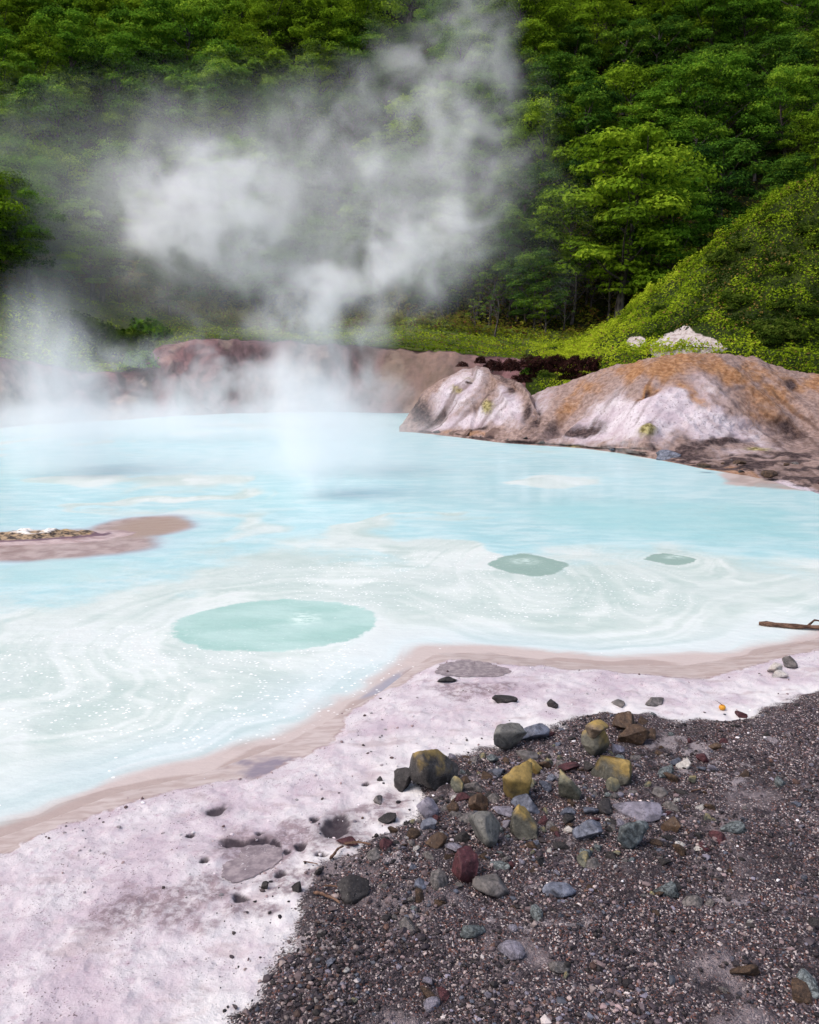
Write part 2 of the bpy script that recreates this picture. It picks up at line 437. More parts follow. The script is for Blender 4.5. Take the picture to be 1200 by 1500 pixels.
barc = m.mix(m.ramp(m.noise(pos, 2.5, 4, .6), .35, .65), (.27, .18, .165), (.42, .32, .30))
barc = m.mix(m.attr('tipc'), barc, (.33, .225, .175))
barn = m.math('ADD', m.attr('bar'), m.math('MULTIPLY', m.math('SUBTRACT', m.noise(m.pos((1, 1.5, 1)), 2.2, 5, .7), .5), .5))
col = m.mix(m.ramp(barn, .0, .55, 0, .6), col, (.33, .31, .36))
col = m.mix(m.ramp(barn, .3, 1.0, 0, .95), col, barc)
hm = m.ramp(m.math('ADD', m.attr('hole'), m.math('MULTIPLY', m.math('SUBTRACT', m.noise(pos, 3.6, 6, .72), .5), .5)), .045, -.04)
holec = m.mix(m.ramp(m.noise(m.pos((1, 2, 1)), .8, 3, .5), .35, .65), (.31, .475, .43), (.39, .54, .50))
holec = m.mix(m.ramp(m.attr('dark'), 0, 1), holec, (.25, .35, .31))
holec = m.mix(m.math('MULTIPLY', m.attr('boil_sheen'), m.ramp(m.noise(m.pos((1, 2.6, 1)), 5.5, 4, .7), .40, .6)), holec, (.62, .73, .68))
col = m.mix(hm, col, holec)
col = m.mix(m.math('MULTIPLY', m.attr('soft'), .5), col, (.38, .55, .54))
rim = m.math('MULTIPLY', m.ramp(m.attr('hole'), .22, .03), m.ramp(m.attr('hole'), -.02, .03))
col = m.mix(m.math('MULTIPLY', rim, .12), col, (.68, .72, .70))
# froth specks
fr = m.ramp(m.voro(pos, 13), .16, .27, 1, 0)
fr = m.math('MULTIPLY', fr, m.ramp(m.noise(pos, 2.6, 5, .75), .44, .56))
fr2 = m.math('MULTIPLY', m.ramp(m.voro(pos, 6.5), .12, .19, 1, 0), m.ramp(m.noise(pos, 1.8, 4, .75), .50, .6))
fr = m.math('MULTIPLY', m.math('MAXIMUM', fr, fr2), m.ramp(m.attr('spk'), .0, .35))
fr = m.math('MULTIPLY', fr, m.math('SUBTRACT', 1, m.math('MULTIPLY', hm, .8)))
fr3 = m.math('MULTIPLY', m.ramp(m.voro(pos, 4.0), .055, .09, .8, 0), m.ramp(m.noise(pos, 2.2, 3, .7), .5, .56))
fr = m.math('MAXIMUM', fr, m.math('MULTIPLY', fr3, m.attr('scum')))
col = m.mix(fr, col, (.84, .84, .83))
hgt = m.math('ADD', m.math('MULTIPLY', m.noise(m.pos((1, 1.6, 1)), 3.0, 4, .55), 1), m.math('MULTIPLY', fr, .12))
water_mat = m.surf(col, m.math('ADD', .32, m.math('MULTIPLY', m.attr('scum'), .25)), m.bump(hgt, .6, .035), .22)
mauve = np.maximum(sstep(1.0, .3, np.hypot((proj_xy(X, Yg)[0] - 560) / 60 + .0, (proj_xy(X, Yg)[1] - (1010 - (proj_xy(X, Yg)[0] - 560) * .62)) / 16)), 0) * np.clip(.6 + 1.2 * st2, 0, 1)
dark = np.maximum(sstep(1.2, .9, wcirc(X, Yg, 774, 827, 63, 16)[0]), sstep(1.4, .9, wcirc(X, Yg, 982, 819, 42, 8)[0]))
g = lambda a: a.ravel()[used]
me = mesh_np('pond_water', V, f, [water_mat], dict(hole=g(hole), soft=g(soft_hole), boil_sheen=g(boil_sheen), scum=g(scum), streak=g(streak), shal=g(shal), blue=g(blue), bar=g(bar), spk=g(spk), dark=g(dark), mauve=g(mauve), patch=g(patch), tipc=g(sstep(1.1, .5, wcirc(X, Yg, 222, 771, 70, 18, .04)[0]))))
link('pond_water', me, kind='structure', label='milky turquoise hot pond coated with white scum')

# ================================================================== LOFTED TERRAIN
def catmull(rows, M):
    """rows: (R, K, 3) control rows -> (M, K, 3)"""
    R = len(rows); t = np.linspace(0, R - 1, M); i = np.clip(np.floor(t).astype(int), 0, R - 2); u = (t - i)[:, None, None]
    p0 = rows[np.clip(i - 1, 0, R - 1)]; p1 = rows[i]; p2 = rows[i + 1]; p3 = rows[np.clip(i + 2, 0, R - 1)]
    return 0.5 * ((2 * p1) + (-p0 + p2) * u + (2 * p0 - 5 * p1 + 4 * p2 - p3) * u ** 2 + (-p0 + 3 * p1 - 3 * p2 + p3) * u ** 3)

def smooth_interp(x, xp, fp):
    """monotone cubic interpolation"""
    xp = np.asarray(xp, float); fp = np.asarray(fp, float)
    d = np.diff(fp) / np.diff(xp); mm = np.concatenate([[d[0]], np.where(d[1:] * d[:-1] > 0, 2 * d[1:] * d[:-1] / (d[1:] + d[:-1] + 1e-12 * np.sign(d[1:] + d[:-1] + 1e-30)), 0), [d[-1]]])
    i = np.clip(np.searchsorted(xp, x) - 1, 0, len(xp) - 2); h = np.diff(xp)[i]; t = (np.asarray(x, float) - xp[i]) / h
    return (2 * t**3 - 3 * t**2 + 1) * fp[i] + (t**3 - 2 * t**2 + t) * h * mm[i] + (-2 * t**3 + 3 * t**2) * fp[i + 1] + (t**3 - t**2) * h * mm[i + 1]

def normals(G):
    du = np.gradient(G, axis=1); dv = np.gradient(G, axis=0)
    n = np.cross(du, dv); n /= np.linalg.norm(n, axis=-1, keepdims=True) + 1e-9
    n *= np.where((n @ np.array([0, -.6, .8]))[..., None] < 0, -1, 1)
    return n

class Loft:
    def __init__(s, px, rows, K, M, pcols=None):
        """rows: list of (v-list, Y-list) over control columns px"""
        s.px = pcols if pcols is not None else np.linspace(px[0], px[-1], K)
        R = np.stack([P(s.px, smooth_interp(s.px, px, v), smooth_interp(s.px, px, Y)) for v, Y in rows])
        s.G = catmull(R, M); s.t = np.linspace(0, len(rows) - 1, M)
    def at(s, px, v):
        """surface point seen at photo position (px, v)"""
        j = int(np.argmin(abs(s.px - px))); col = s.G[:, j]
        d = col - np.array([0, 0, CH]); vv = CY + F * ((-d[:, 2] * CT - d[:, 1] * ST) / (d[:, 1] * CT - d[:, 2] * ST))
        vv = CY - F * ((d[:, 1] * ST + d[:, 2] * CT) / (d[:, 1] * CT - d[:, 2] * ST))
        i = int(np.argmin(abs(vv - v))); return col[i].copy()

def lst(*a): return np.array(a, float)
# ---- red-brown bank across the pond
bpx = lst(-900, -400, -150, 0, 60, 140, 200, 235, 330, 420, 520, 600, 680, 760, 840, 1000, 1300, 1900)
b_sh = lst(690, 655, 640, 628, 622, 616, 613, 610, 606, 604, 604, 606, 608, 608, 608, 608, 608, 608)
b_top = lst(470, 490, 512, 524, 532, 548, 541, 506, 497, 501, 505, 512, 519, 526, 531, 535, 535, 535)
Ysh = Yz(b_sh); Ytop = Ysh + lst(5, 5, 4.5, 4, 4, 3.6, 3.6, 4.2, 4, 4, 4, 4, 4, 4, 4, 4, 4, 4)
rows = [(b_sh + 3, Ysh - .7), (b_sh - 1.5, Ysh + .05), (b_sh * .74 + b_top * .26, Ysh + 1.1), (b_sh * .36 + b_top * .64, Ysh + 2.4), (b_top + 5, Ytop - .5), (b_top - 1.5, Ytop + .6)]
bank = Loft(bpx, rows, 900, 110)
G = bank.G; n = normals(G)
uu = G[..., 0]; tz = G[..., 2]
fade = np.clip(bank.t / 1.2, 0, 1)[:, None] * np.clip((5.2 - bank.t) / .8, 0.15, 1)[:, None]
gul = fbm(uu * .55 + .3 * fbm(uu * .3, tz, 0, 2, 72), tz * .16 + G[..., 1] * .05, 0, 4, 71)
disp = .85 * gul * np.clip(bank.t / 1.2, 0, 1)[:, None] * np.clip((5 - bank.t) / 2.5, .12, 1)[:, None] + .22 * fade * fbm(uu * 1.8, tz * 1.5, G[..., 1] * 1.5, 4, 73)
G = G + n * disp[..., None]; bank.G = G
m = NT('bank_earth')
pos = m.pos()
nb = m.noise(m.pos((1, 1, .45)), .45, 6, .62, .4); nb2 = m.noise(pos, 2.2, 5, .65)
col = m.mix(m.ramp(nb, .38, .62), (.075, .032, .036), (.29, .145, .145))
col = m.mix(m.ramp(m.noise(pos, .28, 4, .6), .52, .66, 0, .8), col, (.42, .29, .23))
col = m.mix(m.ramp(nb2, .55, .75, 0, .55), col, (.045, .026, .026))
col = m.mix(m.ramp(m.attr('tan'), 0, 1, 0, .6), col, m.mix(nb2, (.44, .33, .25), (.30, .2, .15)))
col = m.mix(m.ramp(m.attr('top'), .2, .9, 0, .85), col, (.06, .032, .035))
bank_mat = m.surf(col, .9, m.bump(m.math('ADD', nb, nb2), .9, .12), .15)
tann = np.broadcast_to(np.exp(-((bank.px - 620) / 85) ** 2)[None, :], G.shape[:2]) * np.clip(bank.t / 2, 0, 1)[:, None]
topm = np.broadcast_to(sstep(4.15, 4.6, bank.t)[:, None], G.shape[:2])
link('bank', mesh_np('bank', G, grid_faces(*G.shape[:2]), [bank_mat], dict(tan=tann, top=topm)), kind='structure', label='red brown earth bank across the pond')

# ---- grass terrace on the bank
t_back = lst(405, 410, 418, 426, 430, 440, 452, 462, 478, 488, 484, 482, 490, 498, 502, 505, 505, 505)
Yb = np.maximum(Ytop + lst(9, 10, 11, 12, 12, 12, 12, 12, 12, 12, 12, 12, 11, 11, 11, 11, 11, 11), 60)
tr_rows = [(b_top + 1.5, Ytop + .15), (b_top - 3, Ytop + .7), (b_top * .6 + t_back * .4, Ytop * .55 + Yb * .45), (t_back, Yb), (t_back - 16, Yb + 4)]
terr = Loft(bpx, tr_rows, 700, 60)
G = terr.G; G[..., 2] += .18 * fbm(G[..., 0] * .6, G[..., 1] * .6, 0, 4, 81) * np.clip(terr.t, .2, 1)[:, None]
m = NT('grass_soil')
pos = m.pos()
ng = m.noise(pos, .7, 5, .6); ng2 = m.noise(pos, 5, 4, .7)
col = m.mix(m.ramp(ng, .35, .65), (.07, .10, .022), (.15, .17, .04))
col = m.mix(m.ramp(ng2, .45, .75, 0, .8), col, (.045, .05, .016))
soil_mat = m.surf(col, .95, m.bump(ng2, .8, .15), .1)
link('terrace', mesh_np('terrace', G, grid_faces(*G.shape[:2]), [soil_mat]), kind='structure', label='grassy terrace on top of the far bank')

# ---- forested hillside
Yb2 = Yb + 3
sl_rows = [(t_back + 2, Yb + .3), (t_back - 22, Yb + 6), (t_back * 0 + 360, Yb + 17), (t_back * 0 + 200, Yb + 34), (t_back * 0 + 0, Yb + 60), (t_back * 0 - 200, Yb + 95), (t_back * 0 - 330, Yb + 140), (t_back * 0 - 300, Yb + 200)]
slope = Loft(bpx, sl_rows, 420, 220)
G = slope.G; G[..., 2] += 1.5 * fbm(G[..., 0] * .07, G[..., 1] * .07, 0, 4, 91) * np.clip(slope.t, 0, 1)[:, None]
m = NT('forest_floor')
pos = m.pos(); ng = m.noise(pos, .5, 5, .65); ng2 = m.noise(pos, 3, 4, .7)
col = m.mix(m.ramp(ng, .35, .65), (.012, .018, .007), (.045, .045, .018))
col = m.mix(m.ramp(ng2, .5, .8, 0, .7), col, (.05, .032, .02))
floor_mat = m.surf(col, 1, m.bump(ng2, 1, .3), .05)
link('hillside', mesh_np('hillside', G, grid_faces(*G.shape[:2]), [floor_mat]), kind='structure', label='steep dark wooded hillside behind the terrace')

# ---- two mineral mounds
def mound_mat(name):
    m = NT(name)
    pos = m.pos()
    a = m.noise(pos, 1.1, 6, .62); b = m.noise(pos, 5.5, 5, .7); c = m.noise(pos, 16, 3, .7)
    pale = m.mix(m.ramp(a, .35, .65), (.50, .41, .45), (.64, .57, .60))
    pale = m.mix(m.ramp(b, .50, .72, 0, .55), pale, (.32, .24, .26))
    brown = m.mix(m.ramp(b, .3, .72), (.18, .115, .095), (.42, .305, .27))
    orange = m.mix(m.ramp(b, .35, .7), (.22, .095, .038), (.46, .26, .135))
    olive = m.mix(m.ramp(b, .4, .65), (.13, .10, .03), (.50, .43, .20))
    j = m.math('MULTIPLY', m.math('SUBTRACT', m.noise(pos, 3.0, 6, .72), .5), .95)
    def am(nm): return m.ramp(m.math('ADD', m.attr(nm), j), .15, .85)
    col = m.mix(am('pale'), brown, pale)
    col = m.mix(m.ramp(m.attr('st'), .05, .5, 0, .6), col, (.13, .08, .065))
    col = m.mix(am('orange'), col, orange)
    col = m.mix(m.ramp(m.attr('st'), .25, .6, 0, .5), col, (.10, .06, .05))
    col = m.mix(am('darkb'), col, m.mix(m.ramp(b, .4, .65), (.03, .018, .018), (.12, .08, .075)))
    col = m.mix(am('olive'), col, olive)
    sp = m.math('MULTIPLY', m.ramp(m.noise(pos, 11, 4, .75), .56, .66), m.ramp(a, .4, .6, .45, 1))
    col = m.mix(m.math('MULTIPLY', sp, .75), col, (.09, .06, .06))
    hgt = m.math('ADD', m.math('MULTIPLY', b, 1), m.math('MULTIPLY', c, .5))
    return m.surf(col, .9, m.bump(hgt, .9, .10), .2)

MM = mound_mat('mineral_mud')
def proj(G):
    d = G - np.array([0, 0, CH]); k = d[..., 1] * CT - d[..., 2] * ST
    return CX + F * d[..., 0] / k, CY - F * (d[..., 1] * ST + d[..., 2] * CT) / k

def blob(px, v, *bl):
    r = np.zeros(px.shape)
    for (bx, bv, rx, ry, rot, s) in bl:
        c, sn = math.cos(math.radians(rot)), math.sin(math.radians(rot))
        a = ((px - bx) * c + (v - bv) * sn) / rx; b = (-(px - bx) * sn + (v - bv) * c) / ry
        r = np.maximum(r, s * np.exp(-(a * a + b * b)))
    return r

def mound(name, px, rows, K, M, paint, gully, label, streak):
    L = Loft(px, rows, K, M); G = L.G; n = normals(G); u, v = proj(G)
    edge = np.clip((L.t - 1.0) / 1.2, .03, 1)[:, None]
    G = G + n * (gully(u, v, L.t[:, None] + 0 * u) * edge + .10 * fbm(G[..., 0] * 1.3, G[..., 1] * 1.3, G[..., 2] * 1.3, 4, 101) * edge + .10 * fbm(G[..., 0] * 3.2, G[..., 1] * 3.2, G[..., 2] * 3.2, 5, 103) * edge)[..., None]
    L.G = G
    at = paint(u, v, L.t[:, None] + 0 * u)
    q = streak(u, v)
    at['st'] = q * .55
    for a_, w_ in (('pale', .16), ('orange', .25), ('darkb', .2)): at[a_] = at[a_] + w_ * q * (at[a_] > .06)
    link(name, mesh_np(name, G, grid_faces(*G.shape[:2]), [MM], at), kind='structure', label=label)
    return L

# right mound
rpx = lst(640, 690, 740, 780, 830, 880, 950, 1040, 1110, 1170, 1230, 1330, 1500, 1900)
r_sh = lst(636, 643, 649, 652, 655, 660, 671, 688, 699, 715, 727, 742, 765, 810)
r_ft = lst(633, 639, 643, 643, 645, 646, 652, 652, 648, 645, 648, 655, 670, 700)
r_tp = lst(630, 632, 612, 582, 563, 545, 529, 521, 524, 531, 534, 536, 540, 545)
Ys = Yz(r_sh); Yf = np.maximum(Yz(r_ft, .48), Ys + .25); Yt = Yf + lst(.6, .9, 3.0, 4.6, 5.5, 6, 6.5, 6.5, 6.5, 6.5, 7, 7, 8, 8)
rows = [(r_sh + 6, Ys - .6), (r_sh - 1, Ys + .06), (r_ft, Yf), (r_ft * .60 + r_tp * .40, Yf * .68 + Yt * .32), (r_ft * .24 + r_tp * .76, Yf * .36 + Yt * .64), (r_tp, Yt), (r_tp + 3, Yt + 2.5), (r_tp + 60, Yt + 5)]
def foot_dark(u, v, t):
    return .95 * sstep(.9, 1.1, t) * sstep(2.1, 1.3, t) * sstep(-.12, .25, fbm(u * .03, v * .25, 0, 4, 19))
def paint_r(u, v, t):
    w_ = 10 * vnoise(u * .04, v * .04, 0, 7)
    return dict(
        pale=np.clip(blob(u, v + w_, (950, 605, 105, 42, -14, 1.2), (890, 622, 80, 28, -12, 1.0), (1040, 618, 90, 32, 8, .95), (1000, 590, 60, 24, 0, .8), (1090, 640, 70, 14, 12, .7), (760, 602, 14, 30, 30, .8), (790, 590, 14, 40, 50, .6), (1010, 560, 60, 18, -5, .45), (1090, 668, 60, 9, 6, .5), (1170, 712, 60, 8, 18, 1.0)), 0, 1.1),
        orange=np.clip(blob(u, v + w_, (960, 538, 110, 17, -8, .85), (1070, 542, 100, 18, 6, .75), (1120, 610, 60, 26, 20, .55), (1010, 570, 14, 60, -50, .7), (1130, 580, 45, 26, 10, .7), (860, 565, 60, 11, -20, .7), (830, 590, 40, 12, -35, .6), (1180, 560, 50, 18, 10, .8), (1050, 690, 120, 10, 8, .6), (945, 568, 26, 9, -15, 1.0)), 0, 1.1),
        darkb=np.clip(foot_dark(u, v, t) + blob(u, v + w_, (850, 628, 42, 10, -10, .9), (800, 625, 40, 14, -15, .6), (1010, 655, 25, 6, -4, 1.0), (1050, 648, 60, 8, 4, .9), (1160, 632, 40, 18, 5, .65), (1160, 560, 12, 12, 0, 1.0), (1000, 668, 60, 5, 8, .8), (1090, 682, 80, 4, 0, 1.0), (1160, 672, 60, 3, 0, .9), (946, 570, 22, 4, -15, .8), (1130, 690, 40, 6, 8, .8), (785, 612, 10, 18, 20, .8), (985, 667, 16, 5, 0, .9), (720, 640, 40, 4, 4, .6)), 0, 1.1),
        olive=np.clip(blob(u, v, (949, 632, 14, 10, -20, 1.0), (1110, 658, 22, 5, 0, .9), (840, 655, 20, 4, 0, .5)), 0, 1.1))
def gully_r(u, v, t):
    q = (u - 1000) * .030 + (v - 560) * .022
    band = sstep(1.8, 2.6, t) * sstep(6.2, 4.8, t)
    g1 = -np.abs(vnoise(q + .5 * vnoise(v * .02, u * .01, 0, 4), v * .006, 0, 3)) * .42
    g1 = g1 * sstep(1050, 820, u) + -np.abs(vnoise((u - 1000) * .02 - (v - 540) * .02, v * .005, 0, 5)) * .38 * sstep(960, 1080, u)
    hol = -.45 * blob(u, v, (945, 570, 26, 7, -15, 1))
    olv = .28 * blob(u, v, (949, 632, 13, 9, -15, 1))
    shelf = .17 * vnoise(u * .03 + v * .05, v * .22, 0, 8) * sstep(2.6, 1.6, t)
    return g1 * band + hol + olv + shelf
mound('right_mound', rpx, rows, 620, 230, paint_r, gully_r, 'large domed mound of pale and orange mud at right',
      lambda u, v: fbm(((u - 1000) * .10 + (v - 560) * .075) * 1.0, (u * .006 - v * .008), 0, 4, 3) * 1.6 * sstep(1080, 900, u) + fbm((u - 1000) * .07 - (v - 540) * .08, v * .01, 0, 4, 5) * 1.6 * sstep(960, 1100, u))

# left mound
lpx = lst(585, 604, 625, 650, 690, 725, 755, 775, 790, 805)
l_sh = lst(632, 633, 635, 638, 642, 645, 648, 650, 651, 652)
l_tp = lst(626, 600, 572, 553, 537, 543, 556, 574, 600, 640)
Ys = Yz(l_sh); Yf = Ys + .5; Yt = Yf + lst(.5, 1.5, 2.6, 3.2, 3.6, 3.4, 3, 2.4, 1.6, .6)
l_ft = l_sh - 6
rows = [(l_sh + 5, Ys - .8), (l_sh - 1, Ys + .06), (l_ft, Yf), (l_ft * .62 + l_tp * .38, Yf * .7 + Yt * .3), (l_ft * .25 + l_tp * .75, Yf * .36 + Yt * .64), (l_tp, Yt), (l_tp + 5, Yt + 1.5), (l_tp + 50, Yt + 3)]
def paint_l(u, v, t):
    w_ = 7 * vnoise(u * .06, v * .06, 0, 17)
    return dict(
        pale=np.clip(blob(u, v + w_, (665, 575, 50, 22, -42, 1.1), (700, 610, 70, 18, -10, 1.0), (745, 595, 22, 36, -15, 1.0), (690, 548, 22, 14, 0, 1.0), (650, 620, 40, 14, -10, .9)), 0, 1.1),
        orange=np.clip(blob(u, v + w_, (735, 560, 30, 12, 20, .45), (680, 636, 80, 5, 2, .5)), 0, 1),
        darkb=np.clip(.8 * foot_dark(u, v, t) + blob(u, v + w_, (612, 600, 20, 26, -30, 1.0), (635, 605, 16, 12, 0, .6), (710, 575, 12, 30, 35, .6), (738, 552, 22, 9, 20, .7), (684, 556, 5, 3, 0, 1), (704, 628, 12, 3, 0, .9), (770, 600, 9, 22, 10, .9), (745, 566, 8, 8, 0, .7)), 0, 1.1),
        olive=np.clip(blob(u, v, (714, 596, 10, 11, 25, 1.0), (668, 570, 12, 8, 20, .65), (683, 550, 12, 5, 0, .5)), 0, 1.1))
def gully_l(u, v, t):
    band = sstep(1.8, 2.8, t) * sstep(6.2, 5, t)
    q = (u - 690) * .035 + (v - 560) * .03 * np.sign(690 - u) * .6
    return -np.abs(vnoise(q, v * .008, 0, 23)) * .6 * band - .35 * blob(u, v, (704, 575, 8, 40, 32, 1)) + .2 * blob(u, v, (714, 596, 9, 9, 0, 1))
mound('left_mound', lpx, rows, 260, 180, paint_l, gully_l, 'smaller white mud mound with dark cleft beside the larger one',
      lambda u, v: fbm((u - 690) * .08 + (v - 560) * .07, v * .01, 0, 4, 23) * 1.5)

# ---- low mud bar in the pond at left
def bar_h(x, y):
    d, al = polydist(x, y, BAR)
    s = np.abs(d)
    L = np.sum(np.hypot(*np.diff(BAR, axis=0).T))
    end = sstep(L - .2, L - 3.0, al)
    body = .05 * sstep(1.0, .2, s / (.5 + .5 * end)) * end
    ridge = .13 * sstep(.52, .12, np.abs(d + .05 + .1 * vnoise(al * .8, 0, 0, 5))) * sstep(L - .8, L - 3.2, al)
    return -0.012 + body + ridge * (1 + .8 * fbm(x * 4, y * 4, 0, 3, 9)) + .012 * fbm(x * 3, y * 3, 0, 4, 7)
by = np.linspace(16.5, 21.5, 260); bx = np.linspace(-17, -3.6, 520)
X, Yg = np.meshgrid(bx, by); Z = bar_h(X, Yg)
f = grid_faces(*X.shape); ok = (Z > -.006); f = f[ok.ravel()[f].any(1)]
used = np.unique(f); remap = np.full(X.size, -1, np.int64); remap[used] = np.arange(len(used)); f = remap[f]
m = NT('mud_bar')
pos = m.pos(); a = m.noise(m.pos((1, 3, 3)), 1.6, 5, .65); b = m.noise(m.pos((1, 2, 2)), 6, 5, .7)
col = m.mix(m.ramp(a, .35, .65), (.30, .205, .20), (.50, .39, .38))
rid = m.ramp(m.attr('h'), .045, .085)
rc = m.mix(m.ramp(b, .42, .56), (.035, .022, .018), (.36, .25, .15))
rc = m.mix(m.ramp(m.noise(pos, 1.3, 3, .5), .52, .62, 0, .75), rc, (.52, .33, .10))
rc = m.mix(m.ramp(m.attr('h'), .15, .18), rc, m.mix(m.ramp(b, .36, .46), (.05, .03, .02), (.78, .72, .66)))
col = m.mix(rid, col, rc)
line = m.math('MULTIPLY', m.ramp(m.attr('h'), .035, .045), m.ramp(m.attr('h'), .075, .055))
col = m.mix(m.math('MULTIPLY', line, .8), col, (.10, .045, .075))
bm_ = m.surf(col, .6, m.bump(b, .8, .04), .3)
link('mud_bar', mesh_np('mud_bar', np.stack([X, Yg, Z], -1).reshape(-1, 3)[used], f, [bm_], dict(h=Z.ravel()[used])), kind='structure', label='low pinkish mud bar with a crusted ridge in the pond')

# ---- grassy hill at right
hpx = lst(770, 820, 860, 900, 960, 1040, 1120, 1200, 1350, 1600, 2000)
h_fr = lst(528, 531, 530, 527, 521, 515, 514, 520, 525, 530, 540)
h_rg = lst(520, 515, 503, 478, 432, 370, 315, 270, 215, 170, 130)
Yfr = lst(55, 54, 49, 46, 44.5, 43.3, 43, 42.5, 41, 40, 38); Yrg = lst(58, 58, 57, 56, 55, 54, 54, 54, 55, 56, 58)
rows = [(h_fr + 75, Yfr - .6), (h_fr + 3, Yfr), (h_fr - 6, Yfr + 1.0), (h_fr * .7 + h_rg * .3, Yfr * .66 + Yrg * .34), (h_fr * .32 + h_rg * .68, Yfr * .3 + Yrg * .7), (h_rg, Yrg), (h_rg + 3, Yrg + 3), (h_rg + 60, Yrg + 10)]
hill = Loft(hpx, rows, 420, 150)
G = hill.G; G[..., 2] += .35 * fbm(G[..., 0] * .35, G[..., 1] * .35, 0, 4, 111) * np.clip((hill.t - 1) / 1, .05, 1)[:, None]
hu, hv = proj(G)
bare = np.maximum(sstep(1.12, .9, (np.abs(hu - 1003) / 62) ** 1.3 + np.abs(hv - 510) / 30 + .2 * fbm(hu * .045, hv * .09, 0, 4, 6)), sstep(1.2, .8, np.hypot((hu - 932) / 16, (hv - 503) / 10) + .3 * fbm(hu * .1, hv * .1, 0, 3, 6)))
m = NT('hill_soil')
pos = m.pos(); a = m.noise(pos, .6, 5, .6); b = m.noise(pos, 4.5, 5, .7)
col = m.mix(m.ramp(a, .35, .65), (.018, .030, .006), (.045, .06, .012))
col = m.mix(m.ramp(b, .5, .75, 0, .8), col, (.015, .02, .006))
scree = m.mix(m.ramp(b, .4, .7), (.50, .44, .42), (.27, .21, .19))
col = m.mix(m.ramp(m.math('ADD', m.attr('bare'), m.math('MULTIPLY', m.math('SUBTRACT', b, .5), .6)), .35, .65), col, scree)
hm_ = m.surf(col, .95, m.bump(b, .8, .15), .1)
link('grassy_hill', mesh_np('grassy_hill', G, grid_faces(*G.shape[:2]), [hm_], dict(bare=bare)), kind='structure', label='grass covered hill flank with a bare white patch at right')

# ================================================================== FOLIAGE
def leaf_mat(name, dark, mid, light, brown=None):
    m = NT(name)
    t = m.attr('tone')
    r = m.n('ShaderNodeObjectInfo').outputs['Random']
    k = m.math('ADD', t, m.math('MULTIPLY', m.math('SUBTRACT', r, .5), .28))
    col = m.mix(m.ramp(k, .05, .5), dark, mid); col = m.mix(m.ramp(k, .5, 1.0), col, light)
    if brown: col = m.mix(m.ramp(m.attr('dry'), .5, .6), col, brown)
    d = m.n('ShaderNodeBsdfDiffuse'); tr = m.n('ShaderNodeBsdfTranslucent'); mx = m.n('ShaderNodeMixShader')
    m.set(d.inputs[0], col); m.set(tr.inputs[0], col); mx.inputs[0].default_value = .36
    m.t.links.new(d.outputs[0], mx.inputs[1]); m.t.links.new(tr.outputs[0], mx.inputs[2]); m.t.links.new(mx.outputs[0], m.out.inputs[0])
    return m.m

def quads(c, nrm, size, aspect, rng, curl=.25):
    """leaf-sized rhombs at c facing nrm"""
    N = len(c)
    nrm = nrm / (np.linalg.norm(nrm, axis=1, keepdims=True) + 1e-9)
    r = rng.normal(size=(N, 3)); t = np.cross(nrm, r); t /= np.linalg.norm(t, axis=1, keepdims=True) + 1e-9
    b = np.cross(nrm, t)
    s = size[:, None]; a = aspect[:, None] if np.ndim(aspect) else aspect
    v = np.stack([c - t * s, c - b * s * a + nrm * s * curl, c + t * s, c + b * s * a + nrm * s * curl], 1)
    return v.reshape(-1, 3), np.arange(N * 4).reshape(N, 4)

def tube(path, rad, seg=7):
    path = np.asarray(path, float); rad = np.asarray(rad, float); n = len(path)
    tan = np.gradient(path, axis=0); tan /= np.linalg.norm(tan, axis=1, keepdims=True) + 1e-9
    ref = np.array([.3, .9, .1]); a = np.cross(tan, ref); a /= np.linalg.norm(a, axis=1, keepdims=True) + 1e-9; b = np.cross(tan, a)
    ang = np.linspace(0, 2 * np.pi, seg, endpoint=False)
    v = path[:, None] + rad[:, None, None] * (np.cos(ang)[None, :, None] * a[:, None] + np.sin(ang)[None, :, None] * b[:, None])
    i = np.arange(n - 1)[:, None] * seg + np.arange(seg)[None]; j = np.arange(n - 1)[:, None] * seg + (np.arange(seg)[None] + 1) % seg
    return v.reshape(-1, 3), np.stack([i, j, j + seg, i + seg], -1).reshape(-1, 4)

def join(parts):
    vs, fs, o = [], [], 0
    for v, f in parts: vs.append(v); fs.append(f + o); o += len(v)
    return np.concatenate(vs), np.concatenate(fs)

m = NT('bark'); bn = m.noise(m.vmul(m.obj(), (6, 6, 1.5)), 1.5, 4, .6)
bark = m.surf(m.mix(m.ramp(bn, .35, .65), (.035, .028, .024), (.15, .125, .11)), .9, m.bump(bn, .6, .03), .1)
LM = [leaf_mat('leaf_green', (.014, .040, .007), (.11, .24, .020), (.30, .44, .035)),
      leaf_mat('leaf_yellow_green', (.018, .042, .005), (.16, .27, .016), (.34, .46, .03)),
      leaf_mat('leaf_deep_green', (.009, .028, .008), (.06, .14, .016), (.21, .33, .03))]

